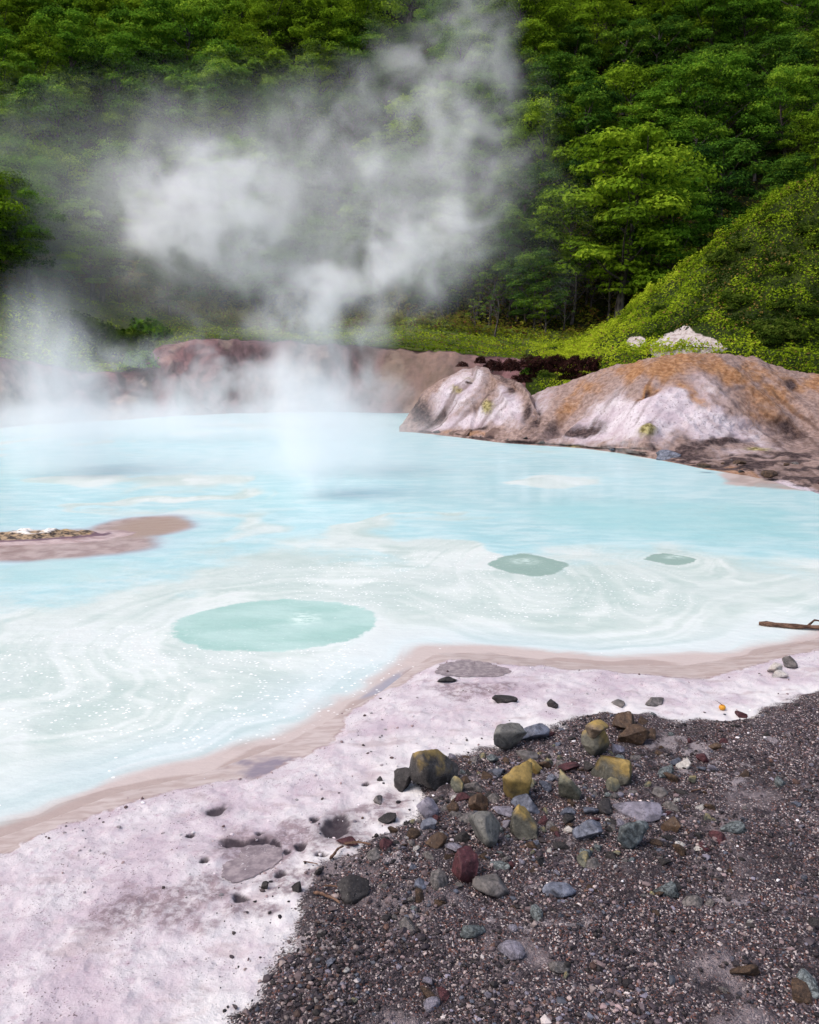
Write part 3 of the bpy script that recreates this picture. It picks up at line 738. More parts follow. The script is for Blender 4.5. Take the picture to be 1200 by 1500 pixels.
def make_tree(seed, H, R, nclump, leaves, mat, sparse=False):
    rng = np.random.default_rng(seed)
    trunk_top = np.array([rng.normal() * .5, rng.normal() * .5, H * .78])
    parts = []
    n = 9; tt = np.linspace(0, 1, n)
    bend = np.stack([.35 * np.sin(tt * 3 + seed), .35 * np.cos(tt * 2.3 + seed), 0 * tt], 1) * tt[:, None]
    tp = tt[:, None] * trunk_top + bend
    parts.append(tube(tp, .024 * H * (1 - .78 * tt) * (1.25 - .25 * np.minimum(1, tt * 6)), 8))
    cs = []
    for k in range(nclump):
        fr = (k + .5) / nclump
        zz = H * (.17 + .81 * fr ** .85) if not sparse else H * (.45 + .5 * fr)
        prof = math.sqrt(max(0.03, 1 - ((zz / H - .50) / .53) ** 2))
        ang = k * 2.39996 + rng.normal() * .35
        rr = R * prof * (rng.uniform(.45, 1.02) if k % 4 else rng.uniform(.0, .45))
        cs.append(np.array([rr * math.cos(ang), rr * math.sin(ang), zz]))
    cs = np.array(cs)
    for c in cs[:: (1 if sparse else 2)]:
        z0 = min(H * .74, max(H * .25, c[2] - np.hypot(c[0], c[1]) * .75 - .4)); f0 = z0 / (H * .78)
        p0 = np.array([np.interp(f0, tt, tp[:, i]) for i in range(3)])
        mid = (p0 + c) / 2 + np.array([0, 0, -.25]) + rng.normal(size=3) * .2
        pth = np.array([p0 * (1 - s) ** 2 + 2 * mid * s * (1 - s) + c * s * s for s in np.linspace(0, 1, 6)])
        parts.append(tube(pth, np.linspace(.0085 * H, .0022 * H, 6), 5))
        if sparse:
            for q in range(3):
                e = c + rng.normal(size=3) * np.array([.9, .9, .6]); parts.append(tube(np.linspace(pth[3], e, 4), np.linspace(.004 * H, .0012 * H, 4), 4))
    tv, tf = join(parts)
    trunk = mesh_np('trunk', tv, tf, [bark])
    C_, N_, S_, T_ = [], [], [], []
    for c in cs:
        cr = rng.uniform(.85, 1.5) * R / 4.2 * (1.0 if not sparse else .7)
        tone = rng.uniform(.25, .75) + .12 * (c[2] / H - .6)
        k = int(leaves * rng.uniform(.8, 1.6))
        d = rng.normal(size=(k, 3)); d /= np.linalg.norm(d, axis=1, keepdims=True); d[:, 2] = np.where(d[:, 2] < -.15, -d[:, 2] * .6, d[:, 2])
        rad = rng.uniform(.35, 1.0, k) ** .45 * (1 + .35 * vnoise(d[:, 0] * 2.5, d[:, 1] * 2.5, d[:, 2] * 2.5 + c[0], seed))
        p = c + d * rad[:, None] * np.array([cr * 1.1, cr * 1.1, cr * .78])
        # sprays: leaves gather on flat tiers
        p[:, 2] = c[2] + np.round((p[:, 2] - c[2]) / (.34 * cr)) * .34 * cr * .28 + (p[:, 2] - c[2]) * .72
        C_.append(p); N_.append(d * .9 + np.array([0, 0, .45]) + rng.normal(size=(k, 3)) * .35)
        S_.append(rng.uniform(.07, .16, k) * (1.0 if not sparse else .8)); T_.append(np.clip(tone + rng.normal(size=k) * .13, 0, 1))
    C_, N_, S_, T_ = map(np.concatenate, (C_, N_, S_, T_))
    v, f = quads(C_, N_, S_, .62, rng)
    crown = mesh_np('crown', v, f, [mat], dict(tone=np.repeat(T_, 4)), smooth=False)
    return trunk, crown

protos = [make_tree(1, 10, 4.2, 44, 300, LM[0]), make_tree(2, 10, 3.8, 40, 300, LM[1]), make_tree(3, 11, 4.6, 50, 290, LM[0]),
          make_tree(4, 9, 4.0, 38, 310, LM[2]), make_tree(5, 10, 3.4, 34, 300, LM[2]), make_tree(6, 9, 4.4, 42, 300, LM[1])]
bare_protos = [make_tree(21, 6, 1.9, 12, 45, LM[1], True), make_tree(22, 7, 1.7, 11, 26, LM[0], True)]

def tree_base(px, v, hh):
    """place the tree so its crown centre shows at (px, v)"""
    vb = v + 60
    for _ in range(6):
        p = slope.at(px, vb); vb = v + .64 * hh * F / depth(p)
    return slope.at(px, vb)

def put_tree(proto, p, scale, rot, label, group, name='leafy_tree', cat='tree', tilt=0.0):
    e = bpy.data.objects.new(name, None); C.objects.link(e); e.empty_display_size = .5
    e.location = p; e.scale = (scale, scale, scale * random.uniform(.92, 1.08)); e.rotation_euler = (random.uniform(-.05, .05), tilt + random.uniform(-.05, .05), rot)
    tag(e, label, cat, group)
    a = bpy.data.objects.new('trunk', proto[0]); C.objects.link(a); a.parent = e
    b = bpy.data.objects.new('crown', proto[1]); C.objects.link(b); b.parent = e
    return e

main_trees = [  # px, v, crown width px, prototype, label
    (905, 295, 185, 1, 'broad bright yellow green tree filling the upper right of the forest'),
    (835, 330, 130, 5, 'bright green tree touching the left side of the broad yellow green one'),
    (985, 335, 135, 0, 'olive green spreading tree just behind the ridge of the grassy hill'),
    (1045, 300, 110, 4, 'dark tree above the right ridge of the grassy hill'),
    (790, 215, 115, 5, 'pale green rounded tree high in the forest right of the rising steam'),
    (770, 292, 85, 4, 'dark green tree in the gap below the pale rounded tree'),
    (625, 190, 105, 1, 'yellow green tree high in the centre with steam drifting before it'),
    (705, 205, 68, 0, 'narrow light tree veiled by the top of the steam column'),
    (650, 245, 90, 2, 'mid green tree just under the high yellow green one'),
    (570, 300, 110, 2, 'soft green tree at the left edge of the slanting steam band'),
    (690, 330, 110, 5, 'yellow tipped tree in the middle of the slanting steam band'),
    (640, 385, 90, 3, 'blurred tree low in the slanting steam band'),
    (785, 405, 85, 3, 'flat topped deep green tree standing over dark bushes right of centre'),
    (735, 365, 75, 4, 'dull green tree between the steam band and the flat topped tree'),
    (452, 372, 85, 0, 'small round green tree just right of the white steam billow'),
    (355, 275, 120, 0, 'round tree almost lost in the white steam billow'),
    (375, 375, 110, 2, 'wide tree under the white steam billow'),
    (215, 330, 75, 1, 'light green tree at the left margin of the white steam billow'),
    (275, 255, 75, 5, 'yellowish tree above the left part of the steam billow'),
    (430, 195, 115, 3, 'green tree above the steam billow near the top left of the forest'),
    (520, 190, 90, 4, 'dark shaded tree left of the high yellow green tree'),
    (555, 235, 70, 1, 'small yellow green crown under the shaded tree'),
    (250, 405, 80, 3, 'dark tree above the left end of the grass terrace'),
    (855, 215, 100, 4, 'very dark tree behind the top of the broad yellow green tree'),
    (150, 345, 90, 4, 'dark tree at the far left edge above the brown undergrowth'),
]
placed = []
for px, v, wd, k, lab in main_trees:
    wd = wd * 1.3
    base = tree_base(px, v, 10); sc = 1.0
    for _ in range(4):
        sc = wd * depth(base) / F / (2.35 * [4.2, 3.8, 4.6, 4.0, 3.4, 4.4][k] * .93)
        base = tree_base(px, v, 10 * sc)
    put_tree(protos[k], base, sc, random.uniform(0, 6.28), lab, 'trees on the wooded hillside')
    placed.append((px, v, wd))
rr = random.Random(5)
cand = []
for v in np.arange(395, -420, -38):
    for px in np.arange(-260, 1480, 56):
        cand.append((px + rr.uniform(-26, 26), v + rr.uniform(-16, 16)))
def zone(px, v):
    side = 'left' if px < 350 else ('middle' if px < 800 else 'right')
    if v < 90: return {'left': 'tree on the high hillside over the left end of the forest', 'middle': 'tree on the high hillside above the drifting steam', 'right': 'tree on the high hillside above the broad yellow green tree'}[side]
    if v < 260: return {'left': 'dark leafy tree left of the white steam billow', 'middle': 'dim tree behind the steam in the middle of the forest', 'right': 'dark tree among the shaded crowns right of the steam'}[side]
    return {'left': 'low shadowed tree above the left end of the grass terrace', 'middle': 'low shadowed tree behind the steam above the grass terrace', 'right': 'shadowed tree under the broad yellow green crown'}[side]
nfill = 0
for px, v in cand:
    if v > 330 and (px > 860): continue
    if v < -150 and rr.random() < .35: continue
    if any(math.hypot((px - q[0]) / 1.0, (v - q[1]) / .85) < (.42 * q[2] + 8) for q in placed): continue
    wd = rr.uniform(95, 140)
    k = rr.choice([0, 5, 1, 2, 5, 0, 1, 3] if px < 720 else [0, 2, 3, 4, 0, 4, 1, 5])
    base = tree_base(px, v, 9); sc = wd * depth(base) / F / 9.2
    sc = min(max(sc, .8), 1.9); base = tree_base(px, v, 10 * sc)
    put_tree(protos[k], base, sc, rr.uniform(0, 6.28), zone(px, v), 'trees on the wooded hillside')
    placed.append((px, v, wd * .8)); nfill += 1
print('fill trees', nfill)

# thin, half bare trees along the back of the terrace
thin = [(176, 452, 44, 'slender bare grey tree at the left end of the grass terrace'), (258, 462, 40, 'thin twiggy tree behind the steam at the left of the terrace'),
        (700, 492, 60, 'thin dark tree on the terrace behind the small white mound'), (722, 497, 66, 'twiggy tree just right of the thin dark one behind the small mound'),
        (797, 500, 78, 'tall slim trunk under the flat topped deep green tree'), (826, 494, 60, 'slim grey trunk at the foot of the grassy hill'),
        (655, 470, 54, 'twiggy tree fading into steam left of the thin dark tree'), (560, 462, 46, 'thin tree in the mist above the middle of the bank'),
        (862, 440, 70, 'pale crooked trunk under the broad yellow green tree'), (895, 425, 70, 'leaning bare trunk behind the grassy ridge'), (760, 470, 60, 'spindly tree among the dark bushes right of centre')]
thin += [(600 + 24 * k_, 462 + (k_ * 7) % 19, 62 + (k_ * 13) % 34, 'slim bare trunk in the dark scrub at the foot of the forest') for k_ in range(13)]
for i, (px, v, hp, lab) in enumerate(thin):
    b = slope.at(px, v); sc = hp * depth(b) / F / 6.2
    put_tree(bare_protos[i % 2], b, sc, rr.uniform(0, 6.28), lab, 'thin trees at the forest edge', 'thin_tree', 'tree', rr.uniform(-.12, .12))

# ---- ground cover (nobody could count it)
def scatter(G, px, dens, keep=None, seed=0, maxn=400000):
    """random points on the grid surface: dens(u, v, Y) per square metre"""
    rng = np.random.default_rng(seed)
    a = G[:-1, :-1]; b = G[:-1, 1:]; c = G[1:, :-1]; d = G[1:, 1:]
    area = .5 * np.linalg.norm(np.cross(b - a, c - a), axis=-1) + .5 * np.linalg.norm(np.cross(b - d, c - d), axis=-1)
    u, v = proj((a + d) / 2)
    wgt = area * dens(u, v); wgt = wgt * ((u > -220) & (u < 1420) & (v > -60))
    lam = wgt.ravel(); cnt = rng.poisson(lam); tot = cnt.sum()
    idx = np.repeat(np.arange(lam.size), cnt); i, j = np.unravel_index(idx, wgt.shape)
    s, t = rng.random(tot)[:, None], rng.random(tot)[:, None]
    p = (a[i, j] * (1 - s) + b[i, j] * s) * (1 - t) + (c[i, j] * (1 - s) + d[i, j] * s) * t
    nn = normals(G)[i, j]
    return p, nn, rng

GL = [leaf_mat('grass_blades', (.016, .034, .004), (.19, .28, .013), (.42, .50, .03), (.26, .17, .05)),
      leaf_mat('scrub_leaves', (.012, .024, .004), (.06, .08, .01), (.21, .20, .025), (.17, .085, .03))]

def cover(name, G, dens, size, tall, mat, label, seed, tone_f, dry=.06, asp=.5):
    p, nn, rng = scatter(G, None, dens, seed=seed)
    k = len(p); u, v = proj(p)
    cl = fbm(p[:, 0] * .9, p[:, 1] * .9, 0, 3, seed)
    hgt = np.clip(.45 + 1.5 * cl, .05, 1.3) * tall * rng.random(k) ** .7
    p = p + np.array([0, 0, 1.0]) * hgt[:, None]
    nr = nn * .6 + np.array([0, -.1, .35]) + rng.normal(size=(k, 3)) * .5
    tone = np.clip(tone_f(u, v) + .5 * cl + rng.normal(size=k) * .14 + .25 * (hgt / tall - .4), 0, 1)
    vv, ff = quads(p, nr, rng.uniform(.6, 1.3, k) * size, asp, rng)
    dr = (rng.random(k) < dry * (1 + 2.5 * np.clip(fbm(p[:, 0] * .4, p[:, 1] * .4, 0, 2, seed + 5), 0, 1))).astype(float)
    print(name, k)
    link(name, mesh_np(name, vv, ff, [mat], dict(tone=np.repeat(tone, 4), dry=np.repeat(dr, 4)), smooth=False), kind='stuff', label=label, cat='vegetation')

cover('grass', terr.G[3:], lambda u, v: 34 + 0 * u, .11, .30, GL[0], 'yellow green grass growing over the terrace above the bank', 1, lambda u, v: .50 + .22 * sstep(600, 850, u))
def bare_at(u, v):
    return np.maximum(sstep(1.1, .9, (np.abs(u - 1003) / 62) ** 1.3 + np.abs(v - 510) / 30), sstep(1.2, .9, np.hypot((u - 932) / 16, (v - 500) / 8))) * sstep(513, 508, v)
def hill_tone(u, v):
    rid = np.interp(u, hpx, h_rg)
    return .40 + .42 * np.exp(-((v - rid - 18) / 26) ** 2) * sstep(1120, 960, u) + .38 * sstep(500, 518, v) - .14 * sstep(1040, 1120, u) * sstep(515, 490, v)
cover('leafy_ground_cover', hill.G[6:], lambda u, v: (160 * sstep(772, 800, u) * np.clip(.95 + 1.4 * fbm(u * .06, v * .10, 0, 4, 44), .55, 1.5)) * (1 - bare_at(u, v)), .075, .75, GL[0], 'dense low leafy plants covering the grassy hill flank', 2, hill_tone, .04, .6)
cover('undergrowth', slope.G, lambda u, v: (26 + 18 * sstep(760, 600, u)) * sstep(250, 420, v) + 5 * sstep(0, 200, v), .17, 1.5, GL[1], 'dark brown and yellow undergrowth on the forest floor', 3, lambda u, v: .36 + .2 * sstep(380, 480, v) + .12 * sstep(560, 780, u) + .34 * sstep(680, 520, u), .12, .6)

# ---- leafy shrubs: bushy mass at left end of the terrace and dark brown shrubs behind the mounds
def make_shrub(seed, R, H, k, size, mat):
    rng = np.random.default_rng(seed)
    d = rng.normal(size=(k, 3)); d /= np.linalg.norm(d, axis=1, keepdims=True); d[:, 2] = abs(d[:, 2])
    lump = 1 + .32 * vnoise(d[:, 0] * 2.6, d[:, 1] * 2.6, d[:, 2] * 2.6, seed)
    r = rng.uniform(.4, 1, k) ** .4 * lump
    p = d * r[:, None] * np.array([R, R, H])
    t = np.clip(.45 + .5 * vnoise(d[:, 0] * 4, d[:, 1] * 4, d[:, 2] * 4, seed + 3) + rng.normal(size=k) * .12, 0, 1)
    v, f = quads(p, d + rng.normal(size=(k, 3)) * .5 + np.array([0, 0, .3]), rng.uniform(.6, 1.2, k) * size, .55, rng)
    fol = mesh_np('foliage', v, f, [mat], dict(tone=np.repeat(t, 4)), smooth=False)
    st = join([tube(np.array([[0, 0, -.1], [.2 * math.cos(a) * R, .2 * math.sin(a) * R, H * .35], [.5 * R * math.cos(a), .5 * R * math.sin(a), H * .75]]), [.03, .022, .01], 5) for a in np.linspace(0, 5.2, 6)])
    return mesh_np('stems', *st, [bark]), fol
brown_leaf = leaf_mat('brown_shrub_leaves', (.012, .006, .005), (.040, .016, .014), (.085, .036, .030))
green_leaf = leaf_mat('shrub_leaves', (.02, .04, .006), (.06, .10, .012), (.15, .19, .03))
brown_s = [make_shrub(31, .8, .9, 1500, .075, brown_leaf), make_shrub(32, 1.0, .85, 1700, .075, brown_leaf)]
green_s = [make_shrub(33, 1.3, 1.1, 1500, .12, green_leaf), make_shrub(34, 1.1, 1.0, 1300, .12, LM[0])]
def put_shrub(proto, p, s, lab, group, name):
    e = bpy.data.objects.new(name, None); C.objects.link(e); e.location = p; e.scale = (s, s, s * rr.uniform(.85, 1.1)); e.rotation_euler = (0, 0, rr.uniform(0, 6.28))
    tag(e, lab, 'shrub', group)
    for nm, d in (('stems', proto[0]), ('foliage', proto[1])):
        o = bpy.data.objects.new(nm, d); C.objects.link(o); o.parent = e
bs = [(795, 545, 44, 'dark brown rounded shrub at the left of the row behind the cleft'), (825, 545, 46, 'dark brown rounded shrub, tallest of the row above the cleft'),
      (862, 543, 44, 'wide dark brown shrub at the right end of the row by the big mound'), (838, 556, 36, 'low dark shrub in front of the row above the cleft'), (775, 553, 34, 'low dark shrub over the right shoulder of the small mound'),
      (678, 537, 17, 'small round dark shrub on the bank edge left of the small mound'), (704, 532, 22, 'flat dark shrub on the bank edge above the small mound'), (884, 530, 20, 'tiny dark shrub on the grass edge beside the big mound'), (748, 543, 40, 'dark matted shrub above the top of the small mound')]
bs += [(812, 534, 30, 'dark brown shrub at the back of the row, half hidden by the tallest'), (845, 533, 30, 'dark brown shrub at the back of the row near the wide one'), (778, 538, 36, 'dark brown shrub at the back left of the row'),
       (722, 543, 36, 'dark matted shrub left of the one above the small mound'), (764, 560, 30, 'dark shrub hanging over the cleft between the mounds'), (855, 556, 30, 'low dark shrub touching the shoulder of the big mound')]
for i, (px, v, wd, lab) in enumerate(bs):
    Yq = 50.5 if px > 760 else 54.5
    if px > 850: Yq = 47.5
    p = P(px, v, Yq); s = wd * Yq / F / 1.9
    put_shrub(brown_s[i % 2], p, s, lab, 'brown shrubs on the bank edge', 'brown_shrub')
gs = [(800, 553, 24, 50.0, 'small green shrub between the dark brown shrubs and the cleft'), (772, 548, 20, 50.4, 'green tuft left of the dark brown shrub row'),
      (185, 520, 75, 0, 'big leafy green bush hanging over the left bank'), (215, 500, 70, 0, 'green bush at the corner of the grass terrace'), (150, 500, 60, 0, 'bush behind the left steam above the red bank'), (205, 538, 55, 0, 'lowest green bush on the face of the left bank'), (110, 480, 60, 0, 'misty bush at the far left of the terrace')]
for i, (px, v, wd, Yq, lab) in enumerate(gs):
    if Yq: p = P(px, v, Yq)
    else:
        p = bank.at(px, v) if v > float(np.interp(px, bpx, b_top)) else terr.at(px, v)
    put_shrub(green_s[i % 2], p, wd * p[1] / F / 2.3, lab, 'green shrubs on the bank', 'green_shrub')

k_ = 0
while k_ < 34:
    px, v = rr.uniform(850, 1330), rr.uniform(250, 512)
    if v < float(np.interp(px, hpx, h_rg)) + 8 or bare_at(np.array([px]), np.array([v]))[0] > 0 or (940 < px < 1065 and v > 480): continue
    p = hill.at(px, v); put_shrub(green_s[0], p, rr.uniform(.3, .7), 'low leafy bush on the flank of the grassy hill', 'bushes on the grassy hill', 'green_shrub'); k_ += 1
for k_ in range(9):
    px = 845 + k_ * 13; v = 452 - k_ * 6 + rr.uniform(-6, 6)
    b = slope.at(px, v); put_tree(bare_protos[k_ % 2], b, 75 * depth(b) / F / 6.2, rr.uniform(0, 6.28), 'pale bare trunk in the shade under the broad yellow green tree', 'thin trees at the forest edge', 'thin_tree', 'tree', rr.uniform(-.25, .25))

# ================================================================== ROCKS
def rock_mesh(name, seed, dims, cuts=9, rough=.05, sub=4):
    import bmesh
    bm = bmesh.new(); bmesh.ops.create_icosphere(bm, subdivisions=sub, radius=1.0)
    p = np.array([v.co[:] for v in bm.verts]); fc = np.array([[v.index for v in f.verts] for f in bm.faces]); bm.free()
    rng = np.random.default_rng(seed)
    for k in range(cuts):
        n = rng.normal(size=3); n[2] *= .8; n /= np.linalg.norm(n); d = rng.uniform(.30, .66)
        p = p - n * np.maximum(0, p @ n - d)[:, None] * .96
    p = p / np.abs(p).max(0)
    q = p * (1 + rough * fbm(p[:, 0] * 2.2, p[:, 1] * 2.2, p[:, 2] * 2.2, 4, seed)[:, None] * 2 + rough * .5 * fbm(p[:, 0] * 9, p[:, 1] * 9, p[:, 2] * 9, 2, seed + 9)[:, None])
    return mesh_np(name, q * np.array(dims) / 2, fc, smooth=True)

def rock_mat(name, base, vein, stain=None, amt=0.0, rough=.7, spec=.35):
    m = NT(name)
    o = m.obj(); a = m.noise(o, 7, 6, .65, .4); b = m.noise(o, 32, 4, .7)
    inf = m.n('ShaderNodeObjectInfo').outputs['Random']
    col = m.mix(m.ramp(a, .35, .65), base, vein)
    dk = m.noise(o, 3.2, 5, .7, .8)
    col = m.mix(m.ramp(dk, .45, .62, 0, .75), col, tuple(c * .30 for c in base))
    col = m.mix(m.ramp(b, .50, .70, 0, .75), col, tuple(c * .3 for c in base))
    col = m.mix(m.ramp(m.noise(o, 55, 3, .7), .62, .70, 0, .35), col, (.40, .36, .33))
    if stain:
        g = m.n('ShaderNodeSeparateXYZ'); m.set(g.inputs[0], m.n('ShaderNodeTexCoord').outputs['Generated'])
        k = m.math('ADD', m.math('ADD', g.outputs[2], m.math('MULTIPLY', g.outputs[0], .25)), m.math('MULTIPLY', m.math('SUBTRACT', m.noise(o, 5, 4, .6), .5), 1.3))
        sc = m.mix(m.ramp(b, .35, .65), tuple(c * .65 for c in stain), stain)
        col = m.mix(m.ramp(k, .92 - amt, 1.36 - amt), col, sc)
    col = m.mix(m.ramp(inf, 0, 1, 0, .25), col, tuple(c * .5 for c in base))
    return m.surf(col, m.ramp(b, .3, .7, rough - .15, rough + .1), m.bump(m.math('ADD', a, m.math('MULTIPLY', b, .5)), .9, .015), spec)

OCH = (.37, .25, .075)
RM = dict(
    black=rock_mat('black_rock', (.020, .016, .016), (.05, .042, .04)),
    char=rock_mat('charcoal_rock', (.030, .026, .025), (.085, .075, .07), OCH, .16),
    ochre=rock_mat('ochre_rock', (.09, .07, .03), (.17, .13, .055), OCH, .55),
    ochretop=rock_mat('ochre_topped_rock', (.075, .07, .055), (.14, .13, .10), OCH, .34),
    olive=rock_mat('olive_rock', (.10, .10, .075), (.20, .19, .14), (.38, .30, .14), .22),
    slab=rock_mat('slab_rock', (.105, .10, .095), (.21, .20, .175)),
    brown=rock_mat('brown_rock', (.045, .024, .014), (.12, .07, .04)),
    maroon=rock_mat('maroon_rock', (.055, .014, .018), (.11, .035, .04)),
    blue=rock_mat('blue_grey_rock', (.065, .07, .095), (.19, .20, .25)),
    lav=rock_mat('lavender_rock', (.15, .135, .165), (.31, .28, .33)),
    vein=rock_mat('veined_rock', (.035, .04, .042), (.26, .29, .29)),
    grey=rock_mat('grey_rock', (.09, .08, .075), (.22, .19, .18)),
    pale=rock_mat('pale_rock', (.45, .40, .36), (.66, .62, .58)),
    cap=rock_mat('tan_rock', (.12, .085, .06), (.34, .25, .17), OCH, .3),
)
# px, v (centre), width, height in px, material, seed, depth ratio, yaw, label
boulders = [
    (637, 1131, 64, 56, 'char', 3, .9, 0, 'rounded charcoal boulder with an orange patch on top at the gravel edge'),
    (588, 1151, 36, 30, 'black', 4, 1.0, .4, 'low black rock left of the charcoal boulder with the orange patch'),
    (741, 1086, 46, 38, 'slab', 5, .7, .6, 'angular grey slab leaning at the upper edge of the gravel'),
    (780, 1073, 46, 22, 'blue', 6, .8, .1, 'low blue black rock right of the leaning grey slab'),
    (872, 1092, 40, 42, 'ochretop', 7, .9, .5, 'yellow and dark rock carrying a tan cap at the upper gravel edge'),
    (873, 1062, 38, 22, 'cap', 8, .8, 1.2, 'tan rock perched on the yellow and dark one'),
    (918, 1063, 30, 26, 'brown', 9, .9, 0, 'dark brown rock, upper of two right of the tan cap'),
    (932, 1081, 34, 26, 'brown', 10, .9, .8, 'dark brown rock, lower of two right of the tan cap'),
    (953, 1075, 20, 17, 'brown', 11, .9, .3, 'small brown rock touching the two dark brown ones on their right'),
    (762, 1150, 52, 54, 'ochre', 12, .85, .7, 'tall ochre yellow boulder standing in mid gravel'),
    (782, 1124, 26, 24, 'ochre', 13, .9, 0, 'small mossy yellow rock behind the tall ochre boulder'),
    (834, 1152, 40, 46, 'olive', 14, .9, 1.1, 'olive grey wedge shaped rock between two ochre boulders'),
    (907, 1130, 54, 38, 'ochretop', 15, .85, .2, 'wide ochre topped boulder at the right of the gravel'),
    (898, 1149, 24, 18, 'olive', 16, .9, .2, 'small tan pebble under the wide ochre topped boulder'),
    (715, 1223, 50, 42, 'slab', 17, .7, -.6, 'grey green tilted slab in the lower gravel'),
    (775, 1211, 42, 40, 'ochretop', 18, .9, .4, 'yellow cornered grey rock beside the tilted slab'),
    (676, 1271, 44, 40, 'maroon', 19, .9, .2, 'dark maroon lump near the bottom of the gravel'),
    (930, 1228, 46, 42, 'vein', 20, .9, .1, 'dark grey boulder with pale veins at the lower right'),
    (864, 1221, 38, 26, 'blue', 21, .8, .3, 'flat blue grey stone left of the veined boulder'),
    (772, 1180, 38, 24, 'blue', 22, .8, -.3, 'blue grey stone at the foot of the tall ochre boulder'),
    (740, 1189, 32, 14, 'lav', 23, .6, -.2, 'thin lavender flat stone left of the blue grey stone'),
    (518, 1308, 40, 28, 'black', 24, .9, .2, 'black lump at the bottom left corner of the gravel'),
    (628, 1185, 34, 28, 'lav', 25, .9, .8, 'pale lavender brown stone under the charcoal boulder'),
    (674, 1152, 24, 24, 'olive', 26, .9, .1, 'small olive stone right of the charcoal boulder'),
    (630, 1210, 22, 16, 'blue', 27, .9, .1, 'small round grey stone below the lavender brown stone'),
    (770, 1108, 34, 18, 'grey', 28, .8, .4, 'dull mauve grey stone below the leaning slab'),
    (740, 1026, 34, 15, 'black', 29, .8, .1, 'black clod lying alone on white mud above the gravel'),
    (811, 1033, 14, 10, 'black', 30, 1.0, .1, 'little black pebble on white mud right of the black clod'),
    (655, 997, 26, 10, 'black', 31, .9, .1, 'dark flat clod just below the oval mud puddle'),
    (910, 1033, 19, 8, 'grey', 32, .8, .1, 'flat dark ringed stone on white mud above the brown rocks'),
    (962, 1030, 30, 9, 'grey', 33, .7, .1, 'flat elongated grey stone on white mud right of the ringed one'),
    (891, 1183, 26, 20, 'black', 34, .9, .3, 'black stone below the wide ochre topped boulder'),
    (699, 1236, 0, 0, None, 0, 0, 0, ''),
    (552, 1175, 16, 13, 'grey', 35, .9, .3, 'small dark stone on white mud left of the gravel'),
    (556, 1144, 8, 7, 'black', 36, .9, .3, 'tiny black pebble on white mud above the small dark stone'),
    (466, 1278, 10, 14, 'black', 37, .9, .3, 'upright black pebble on the mud left of the dark gravel'),
    (436, 1303, 16, 16, 'black', 38, .9, .3, 'black pebble pair member near the bottom left mud'),
    (386, 1301, 10, 11, 'black', 39, .9, .3, 'black pebble on mud below the puddle pair'),
    (510, 1240, 30, 12, 'maroon', 40, .8, -.1, 'dark purple flat clod at the left tip of the gravel'),
    (570, 1203, 28, 12, 'black', 41, .8, .1, 'dark flat clod on the mud just left of the gravel'),
    (940, 1192, 60, 20, 'lav', 42, .9, .1, 'broad mauve stone half sunk in gravel at the right'),
    (965, 1162, 26, 14, 'grey', 43, .8, -.3, 'grey stone above the broad mauve stone'),
    (1006, 1120, 22, 18, 'pale', 44, .8, -.4, 'pale grey stone on the right of the gravel'),
    (990, 1118, 16, 12, 'blue', 45, .8, .3, 'blue grey pebble left of the pale grey stone'),
    (1033, 1113, 20, 12, 'maroon', 46, .8, .3, 'maroon pebble right of the pale grey stone'),
    (1016, 1141, 16, 11, 'olive', 47, .8, .3, 'cream pebble below the pale grey stone'),
    (1086, 1048, 17, 11, 'maroon', 48, .8, .0, 'dark red stone where gravel meets the right shore'),
    (1140, 982, 22, 16, 'pale', 49, .8, .3, 'whitish stone at the right water edge'),
    (1160, 972, 20, 18, 'grey', 50, .8, .3, 'brown grey stone beside the whitish one at the water edge'),
    (1142, 991, 20, 10, 'pale', 51, .8, .3, 'flat whitish stone below the first at the right water edge'),
    (905, 1098, 22, 12, 'lav', 52, .8, .1, 'small blue lavender stone below the dark brown rocks'),
    (880, 1140, 0, 0, None, 0, 0, 0, ''),
    (814, 1130, 0, 0, None, 0, 0, 0, ''),
    (640, 1236, 26, 18, 'brown', 53, .9, .6, 'brown stone left of the tilted slab'),
    (700, 1178, 30, 22, 'brown', 54, .9, .2, 'reddish brown stone between the charcoal boulder and the ochre one'),
    (745, 1205, 14, 18, 'lav', 55, .6, .2, 'little upright lavender stone right of the tilted slab'),
    (818, 1304, 44, 22, 'blue', 56, .9, .2, 'blue stone at the very bottom of the gravel'),
    (722, 1300, 50, 26, 'grey', 57, .9, .2, 'dark grey rock at the bottom right of the maroon lump'),
    (613, 1297, 22, 14, 'blue', 58, .9, .2, 'small blue stone in the grey puddled gravel'),
    (985, 1210, 24, 18, 'brown', 59, .9, .2, 'rusty brown stone right of the veined boulder'),
    (838, 1225, 0, 0, None, 0, 0, 0, ''),
    (1050, 1092, 18, 10, 'brown', 60, .9, .2, 'brown pebble on the far right gravel'),
]
